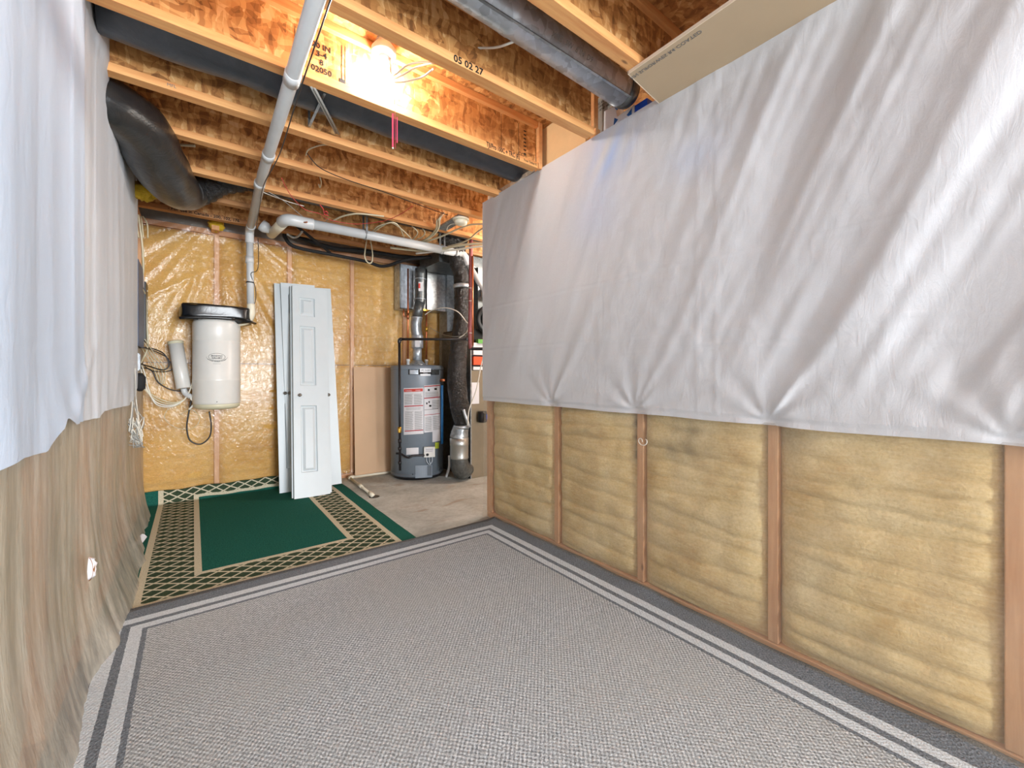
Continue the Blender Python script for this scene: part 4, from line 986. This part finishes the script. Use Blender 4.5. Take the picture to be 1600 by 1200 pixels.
for px in (645, 686):
    l, z = hl(px, 741 if px < 650 else 735); mb.lathe(onh(l, z, 0), [(.006, 0), (.006, .004)], 10, hd)
obj('screw_hole', mb, M['black'], t)
l0, z0 = hl(626, 706); l1, z1 = hl(662, 711)
obj('gas_connector', MB().tube([onh(l0, z0, .06), onh(l0 * .8, z0 - .005, .05), onh(l0 * .45, z0 - .04, .05), onh(l0 * .2, z1 + .0, .035), onh(l1, z1, .03)], .010, 10, sub=6, wob=lambda i, k, r, p: r * (1 + .18 * (i % 2))), M['iron'], t)
lq = hl(688.5, 600)[0]
obj('relief_valve', MB().lathe(onh(lq, hl(691, 594)[1], -.02), [(.016, 0), (.018, .03), (.012, .05)], 12, hd + hr).box((-.015, -.012, -.01), (.015, .012, .012), frame(onh(lq, hl(691, 594)[1], .03), hr, (0, 0, 1))), M['copper'], t)
zt, zb = hl(691, 602)[1], .33
lq = hl(687.5, 650)[0]
obj('discharge_pipe', MB().tube([onh(lq, zt, .022), onh(lq, .36, .022)], .0135, 12), M['blue'], t)
obj('water_nipple', MB().lathe((HX - .11, HY + .0, 1.2), [(.012, 0), (.016, .02), (.016, .06), (.020, .062), (.02, .085), (.012, .087)], 14), M['pvc'], t)
obj('water_nipple', MB().lathe((HX + .11, HY - .0, 1.2), [(.012, 0), (.016, .02), (.016, .06), (.020, .062), (.02, .085), (.012, .087)], 14), M['pvc'], t)
obj('draft_hood', MB().lathe((HX, HY, 1.215), [(.10, 0), (.10, .008), (.075, .03), (.055, .05), (.052, .06)], 28), M['galv'], t)
# flue
t = thing('flue_pipe', 'silver flue pipe rising from the water heater top', 'pipe', (HX, HY, 1.27))
fp = [(HX, HY, 1.27), (HX, HY, 1.50), (HX - .01, HY, 1.62), (HX + .0, HY, 1.78), (HX + .035, HY, 1.94), (HX + .04, HY, 2.30)]
obj('lower_pipe', MB().tube([(HX, HY, 1.27), (HX, HY, 1.42)], .048, 24), M['galv_lite'], t)
obj('adapter', MB().lathe((HX, HY, 1.41), [(.062, 0), (.064, .01), (.064, .14), (.060, .145)], 28), M['galv_lite'], t)
obj('elbow_section', MB().tube([(HX, HY, 1.54), (HX - .012, HY, 1.60), (HX - .016, HY, 1.68), (HX - .004, HY, 1.75)], .060, 24, sub=5), M['galv'], t)
obj('middle_section', MB().tube([(HX - .008, HY, 1.73), (HX + .028, HY, 1.93)], .055, 24), M['galv_dark'], t)
obj('upper_section', MB().tube([(HX + .026, HY, 1.92), (HX + .036, HY, 1.98), (HX + .036, HY, 2.30)], .058, 24, sub=4), M['galv_dark'], t)
for z, x in ((1.535, 0), (1.745, -.006), (1.955, .031), (2.18, .036)): obj('joint_ring', MB().lathe((HX + x, HY, z), [(.062, 0), (.065, .004), (.062, .010)], 28), M['galv_lite'], t)
fr = frame(Vector((HX, HY, 1.46)) + hd * .0655, hr, (0, 0, 1)); obj('pipe_sticker', MB().box((-.025, -.04, 0), (.025, .04, .001), fr), M['paper'], t)
fr = frame(Vector((HX + .036, HY, 2.09)) + hd * .0595, hr, (0, 0, 1)); obj('pipe_sticker', MB().box((-.02, -.05, 0), (.03, .05, .001), fr), M['paper'], t); obj('red_mark', MB().box((-.02, -.02, .001), (.0, .035, .0018), fr), M['red'], t)

# copper pipes
cz = lambda px, py, d=4.56: aD(px, py, d)
t = thing('copper_pipe', 'copper water pipe left of the flue above the water heater', 'pipe', (HX - .11, HY, 1.28))
a_ = HX - .11
obj('riser', MB().tube([(a_, HY, 1.27), (a_ + .0, HY, 1.72), (a_ - .0, HY, 2.28)], .0095, 10), M['copper'], t)
obj('tee', MB().tube([(a_, HY, 1.72), (a_, HY, 1.79)], .013, 10).tube([(a_, HY, 1.755), (a_ - .05, HY, 1.755), (a_ - .05, HY, 1.83)], .008, 8), M['copper'], t)
t = thing('copper_pipe', 'dark copper water pipe right of the flue above the water heater', 'pipe', (HX + .11, HY, 1.28))
a_ = HX + .11
obj('riser', MB().tube([(a_, HY, 1.27), (a_, HY, 1.85)], .0095, 10), M['copper'], t)
obj('upper_riser', MB().tube([(a_, HY, 1.85), (a_ + .0, HY, 2.33)], .010, 10), M['iron'], t)
obj('valve', MB().tube([(a_, HY, 1.60), (a_, HY, 1.66)], .014, 10).tube([(a_ - .04, HY - .01, 1.84), (a_ + .05, HY - .01, 1.84)], .011, 8).box((a_ - .05, HY - .03, 1.83), (a_ - .02, HY - .01, 1.85)), M['brass'], t)
t = thing('copper_pipe', 'pinkish wrapped upright pipe beside the furnace', 'pipe', cz(736, 545, 4.15))
obj('riser', MB().tube([cz(735, 545, 4.15), cz(734, 520, 4.15), cz(735, 470, 4.15), cz(736, 375, 4.15)], .019, 12, sub=5), M['pinkpipe'], t)
obj('riser', MB().tube([cz(739, 540, 4.13), cz(738.5, 480, 4.13), cz(738.5, 400, 4.13)], .008, 8), M['copper'], t)
obj('elbow', MB().tube([cz(734, 535, 4.15), cz(735, 543, 4.15), cz(741, 545, 4.15), cz(760, 545, 4.15)], .016, 12, sub=4), M['iron'], t)
for py in (450, 470, 520): obj('pipe_tie', MB().tube([cz(735.5, py, 4.15), cz(735.5, py + 1, 4.15)], .0225, 12), M['wire_w'], t)
# black gas pipe
t = thing('gas_pipe', 'black iron gas pipe passing in front of the water heater', 'pipe', (1.64, 4.0, .3))
D1 = 4.17
gp = lambda px, py: aD(px, py, D1)
obj('horizontal_run', MB().tube([gp(624, 530), gp(731, 530)], .0125, 12), M['iron'], t)
obj('elbow', MB().tube([gp(628, 530), gp(624.5, 531), gp(624, 536)], .018, 12, sub=3), M['iron'], t)
obj('drop', MB().tube([gp(624, 532), gp(625, 735)], .0125, 12), M['iron'], t)
obj('gas_valve', MB().tube([gp(624.3, 667), gp(624.4, 676)], .019, 12).box((-.008, -.02, -.002), (.008, .02, .012), frame(gp(624.4, 672) + hd * .02, hr, (0, 0, 1))), M['brass'], t)
for a_, b_ in ((686, 692), (699, 703), (721, 725)): obj('fitting', MB().tube([gp(624.6, a_), gp(624.7, b_)], .0175, 12), M['iron'], t)
obj('end_coupling', MB().tube([gp(729, 530), gp(733, 530)], .018, 12), M['galv'], t)

# ---------------------------------------------------------------- furnace and ductwork
FX, FYY = 2.362, 3.835
t = thing('furnace', 'taupe and galvanised furnace partly hidden beyond right wall end', 'furnace', (FX + .35, FYY + .3, 0))
obj('cabinet_side', MB().box((FX, FYY, .0), (FX + .015, FYY + .65, 1.60)), M['galv_dark'], t)
obj('lower_panel', MB().box((FX + .004, FYY - .006, 0), (FX + .62, FYY + .64, 1.16)), M['furn'], t, bevel=.004)
obj('corner_trim', MB().box((FX - .003, FYY - .009, 0), (FX + .008, FYY + .004, 1.60)), M['galv'], t)
obj('burner_bay', MB().box((FX + .016, FYY + .10, 1.16), (FX + .62, FYY + .64, 1.62)), M['fanhood'], t)
obj('rating_label', MB().box((FX + .012, FYY - .0085, .80), (FX + .105, FYY - .0065, 1.03)), M['paper'], t)
obj('control_board', MB().box((FX + .05, FYY + .02, 1.33), (FX + .25, FYY + .09, 1.46)), M['paper'], t)
obj('green_relay', MB().box((FX + .10, FYY + .0, 1.455), (FX + .22, FYY + .05, 1.50)), M['green'], t)
obj('orange_bracket', MB().box((FX + .04, FYY + .0, 1.22), (FX + .26, FYY + .05, 1.31)), M['orange'], t)
obj('white_shelf', MB().box((FX + .03, FYY - .01, 1.165), (FX + .30, FYY + .08, 1.20)), M['paper'], t)
fc = Vector((FX + .26, FYY + .03, 1.72))
obj('inducer_fan', MB().lathe(fc, [(.16, 0), (.17, .03), (.17, .06), (.135, .075), (.13, .05)], 36, (-.2, -1, 0)), M['fanhood'], t)
obj('fan_grille', MB().lathe(fc + Vector((-.01, -.05, 0)), [(.12, 0), (.05, .012), (.02, .02), (.001, .022)], 24, (-.2, -1, 0)), M['black'], t)
obj('white_module', MB().box((FX + .17, FYY - .06, 1.97), (FX + .40, FYY + .06, 2.07)), M['vac'], t, bevel=.01)
obj('vent_motor', MB().lathe((FX + .12, FYY - .05, .66), [(.04, -.06), (.05, -.05), (.05, .05), (.04, .06)], 18).box((FX + .10, FYY - .12, .62), (FX + .22, FYY - .08, .70)), M['black'], t)
obj('motor_sticker', MB().box((FX + .125, FYY - .123, .635), (FX + .20, FYY - .1205, .69)), M['bluebox'], t)
t = thing('supply_plenum', 'galvanised sheet metal plenum above and behind the flue pipe', 'duct', (2.2, 4.6, 1.85))
obj('front_left_panel', MB().box((1.845, 4.50, 1.86), (2.06, 4.66, 2.36)), M['galv_lite'], t)
obj('front_right_panel', MB().box((2.14, 4.47, 1.87), (2.50, 4.66, 2.36)), M['galv'], t)
obj('flange_strip', MB().box((1.842, 4.494, 1.856), (1.856, 4.50, 2.36)).box((1.842, 4.494, 1.856), (2.06, 4.50, 1.868)).box((2.06, 4.44, 1.87), (2.14, 4.66, 2.36)), M['galv_dark'], t)
tag(obj('return_duct', MB().box((2.40, 4.42, .30), (2.50, 4.62, 2.36)), M['galv']), 'narrow upright galvanised duct left of the black insulated duct', 'duct')
tag(obj('trunk_duct', MB().box((2.05, 3.95, 2.30), (3.7, 4.42, 2.425)).box((2.5, 3.9, 1.62), (3.0, 4.45, 2.3)), M['galv_dark']), 'dark sheet metal trunk duct above the furnace', 'duct')
t = thing('insulated_duct', 'shiny black insulated flexible duct dropping beside the furnace', 'duct', (2.23, 3.86, .3))
dd = 4.36
ip = [aD(712, 385, 4.3), aD(716, 410, dd), aD(722, 440, dd), aD(721, 500, dd), aD(716, 550, dd), aD(714, 600, dd), aD(719, 640, dd), aD(722, 664, dd)]
obj('jacket', MB().tube(ip, [.10, .095, .088, .085, .095, .105, .100, .075], 32, sub=20, wob=lambda i, k, r, p: r * (.95 + .10 * N(p.z * 22, k * .9, 2) + .05 * N(p.z * 50, k * 1.6, 7))), M['flex'], t)
obj('clamp_band', MB().tube([aD(722, 445, dd), aD(722, 451, dd)], .093, 28), M['galv_lite'], t)
obj('clamp_band', MB().tube([aD(721, 664, dd), aD(721, 669, dd)], .082, 28), M['galv_lite'], t)
obj('foil_tail', MB().tube([aD(724, 640, 4.27), aD(729, 655, 4.27), aD(733, 667, 4.3)], .018, 6, sub=4, wob=lambda i, k, r, p: r * (1 + .4 * N(i, k))), M['galv_lite'], t)
t = thing('filter_can', 'galvanised round boot and elbow below the black insulated duct', 'duct', (2.23, 3.86, 0))
cc = aD(717.5, 700, dd)
obj('crumpled_collar', MB().tube([aD(720, 668, dd), aD(717, 684, dd)], [.08, .098], 24, sub=8, wob=lambda i, k, r, p: r * (1 + .10 * N(i * .9, k * .8))), M['galv'], t)
obj('can', MB().lathe((cc.x, cc.y, 0), [(.096, aD(717, 716, dd).z), (.099, aD(717, 715, dd).z), (.096, aD(717, 713, dd).z), (.096, aD(717, 695, dd).z), (.099, aD(717, 694, dd).z), (.096, aD(717, 692, dd).z), (.098, aD(717, 684, dd).z), (.05, aD(717, 682, dd).z)], 36), M['steel'], t)
obj('elbow', MB().tube([(cc.x, cc.y, .27), (cc.x + .01, cc.y + .01, .16), (cc.x + .06, cc.y + .04, .10), (cc.x + .14, cc.y + .10, .10)], .092, 24, sub=5), M['galv_dark'], t)
tag(obj('condensate_tube', MB().tube([aD(702, 712, 4.5), aD(702, 728, 4.5), aD(699, 740, 4.5), aD(697, 745, 4.5)], .014, 8, sub=4), M['pvc']), 'short white tube bent to the floor beside the round boot', 'tube')
tag(obj('condensate_tube', MB().tube([aD(760, 545, 4.1), aD(752, 570, 4.12), aD(744, 610, 4.14), aD(733, 640, 4.15), aD(731, 665, 4.15)], .006, 8, sub=6), M['wire_w']), 'thin white tube running down across the furnace side', 'tube')
tag(obj('plastic_tube', MB().tube([aD(664, 492, 4.4), aD(675, 485, 4.35), aD(695, 481, 4.25), aD(715, 487, 4.2), (aD(728, 502, 4.2)), aD(732, 508, 4.2), aD(728, 520, 4.2), aD(716, 529, 4.2)], .0045, 8, sub=7), M['wire_w']), 'thin white tube arching from pipe valve across black insulated duct', 'tube')
tag(obj('thermostat_wire', MB().tube([aD(672, 512, 4.5), aD(690, 522, 4.4), aD(710, 526, 4.25), aD(726, 524, 4.2)], .0025, 6, sub=5), M['wire_g']), 'thin grey wire sagging behind the gas pipe', 'wire')
tag(obj('insulated_duct', MB().tube([aY(684, 392, 4.1), aY(692, 378, 4.0), aY(708, 374, 3.95), aY(722, 385, 3.95)], [.09, .10, .10, .09], 22, sub=8, wob=wobflex(.12, 9)), M['flex']), 'black foil duct bend above the horizontal white vent pipe', 'duct')

# smoke detector and ceiling cables
sd = aZ(720, 347, JB - .03)
t = thing('smoke_detector', 'round cream smoke detector under the joists near the right wall', 'smoke detector', sd)
obj('mounting_plate', MB().lathe(sd + Vector((0, 0, .012)), [(.066, 0), (.07, .004), (.07, .014), (.06, .018)], 32), M['cream_pl'], t)
obj('cover', MB().lathe(sd, [(.001, -.022), (.03, -.022), (.052, -.016), (.056, .0), (.055, .012)], 32), M['cream_pl'], t)
obj('mounting_block', MB().box((sd.x - .05, sd.y - .05, sd.z + .03), (sd.x + .05, 3.505 - fw if sd.y < 3.45 else sd.y + .05, sd.z + .045)), M['galv'], t)
def cab(L, r, mat, label, grp=None, name='cable', cat='cable', dz=JB - .01):
    pts = [aZ(px, py, (q[0] if q else dz)) for px, py, *q in L]
    return tag(obj(name, MB().tube(pts, r, 7, sub=6), M[mat]), label, cat, grp)
g = 'cream cables crossing below the far joists'
cab([(693, 333, 2.52), (687, 342), (685, 355), (676, 368), (650, 382), (640, 386)], .010, 'wire_c', 'thick cream cable bundle curving below joists near smoke detector', g)
cab([(690, 333, 2.54), (683, 345), (681, 358), (668, 372), (645, 384)], .008, 'wire_c', 'second cream cable hugging the thick curved bundle', g)
cab([(758, 350, 2.40), (735, 351), (715, 358), (690, 369), (665, 378), (640, 389)], .008, 'wire_c', 'straight cream cable passing below the smoke detector', g)
cab([(760, 353, 2.40), (745, 363), (735, 372), (722, 379), (700, 385)], .008, 'wire_c', 'cream cable slanting from right wall corner toward vent pipe', g)
cab([(762, 380, 2.36), (740, 381), (715, 384), (690, 389), (660, 392), (610, 387)], .012, 'wire_c', 'flat wide cream cable band above the white vent pipe end', g, dz=2.36)
cab([(762, 384, 2.34), (740, 386), (715, 390), (690, 392), (650, 396)], .010, 'wire_w', 'lower cream cable band beside the white vent pipe end', g, dz=2.34)
cab([(582, 362), (590, 354), (605, 349), (616, 348), (625, 356), (631, 370)], .006, 'wire_c', 'left arching cream cable loop above the white vent pipe', g)
cab([(586, 361), (596, 354), (612, 348), (632, 362), (645, 376)], .006, 'wire_c', 'long arching cream cable above the white vent pipe', g)
cab([(643, 353, 2.46), (651, 360), (652, 366), (645, 374)], .005, 'wire_c', 'short hooked cream cable under joist, left of pair', g)
cab([(660, 357, 2.46), (664, 363), (660, 370), (652, 374)], .005, 'wire_c', 'short hooked cream cable under joist, right of pair', g)
cab([(520, 345), (535, 338), (555, 334), (575, 335), (600, 338)], .007, 'wire_c', 'cream cable rising over the strap of the vent pipe', g)
tag(obj('hanging_cable', MB().tube([aY(574, 370, 4.3), aY(570, 395, 4.3), aY(571, 405, 4.3), aY(576, 411, 4.3), aY(581, 409, 4.3), aY(582, 395, 4.3), aY(578, 370, 4.3)], .0065, 8, sub=6), M['wire_c']), 'cream cable hanging in a narrow U at the back wall top', 'cable')
cab([(437, 357), (455, 350), (480, 347)], .006, 'copper', 'thin copper tube sweeping below the vent pipe elbow', None, 'copper_tube', 'tube', dz=2.36)
cab([(472, 362), (466, 369), (458, 371), (449, 366)], .009, 'wire_g', 'short grey tube by the black line ends', None, 'grey_tube', 'tube', dz=2.36)
g = 'thin red and white wires below the far joists'
cab([(440, 278), (448, 295), (460, 312), (478, 328), (500, 334), (512, 342), (530, 347), (560, 350), (600, 345), (625, 335), (645, 322)], .0025, 'wire_r', 'long thin red wire hanging under the far joists', g, 'wire', 'wire', dz=2.42)
cab([(420, 300), (445, 315), (470, 336), (492, 352), (505, 350), (513, 342)], .0025, 'wire_g', 'thin grey wire draped over the white vent pipe', g, 'wire', 'wire', dz=2.42)
cab([(400, 295), (420, 304), (450, 315), (475, 322)], .003, 'wire_w', 'thin white wire along the joist right of overhead pipe', g, 'wire', 'wire', dz=2.425)
cab([(500, 320, 2.44), (505, 327), (507, 334), (512, 333), (509, 330), (506, 334), (513, 337)], .004, 'wire_r', 'small red wire knot near the vent pipe', g, 'wire', 'wire', dz=2.42)
cab([(478, 243), (482, 234), (500, 227), (515, 226)], .004, 'wire_c', 'short cream cable curl in the joist bay right of overhead pipe', None, dz=2.50)
cab([(480, 240), (500, 262), (540, 280), (600, 300), (660, 322), (700, 336)], .003, 'ink', 'dark thin wire running along the underside of the near joists', None, 'wire', 'wire', dz=2.433)
cab([(500, 277, 2.5), (502, 285), (500, 293), (498, 288)], .004, 'wire_c', 'tiny cream cable loop poking from a joist web', None, dz=2.50)
cab([(253, 226, 2.52), (275, 226, 2.52), (305, 228, 2.53)], .008, 'wire_c', 'pale cable crossing the bay behind the black flexible duct', None, dz=2.52)
cab([(725, 352), (708, 350), (700, 354), (698, 360)], .003, 'wire_w', 'thin white wire curling left of the smoke detector', None, 'wire', 'wire', dz=2.41)
o_ = MB().grid(20, 3, lambda u, v: aX(762 + 74 * u, 319 - 50 * u - (3 + 9 * v) * (1 - .3 * u), XR - .02 - .01 * v))
tag(obj('plastic_flap', o_, M['poly_left']), 'loose clear plastic flap above the left top edge of right sheet', 'plastic sheet')
# curl of wire at split in the right wall batt
pts = [(XR - .055, 1.29 - .018 * cos(a * .7) - .003 * a, .775 + .017 * sin(a * .7)) for a in range(12)]
tag(obj('wire', MB().tube(pts, .002, 5), M['wire_w']), 'small curl of thin wire on the stained right wall batt', 'wire')
for o_ in bpy.data.objects:
    if o_.name.split('.')[0] in ('printed_marks', 'print_lines', 'lettering', 'burner_tubes', 'screw_hole') and o_.parent: o_['kind'] = 'stuff'
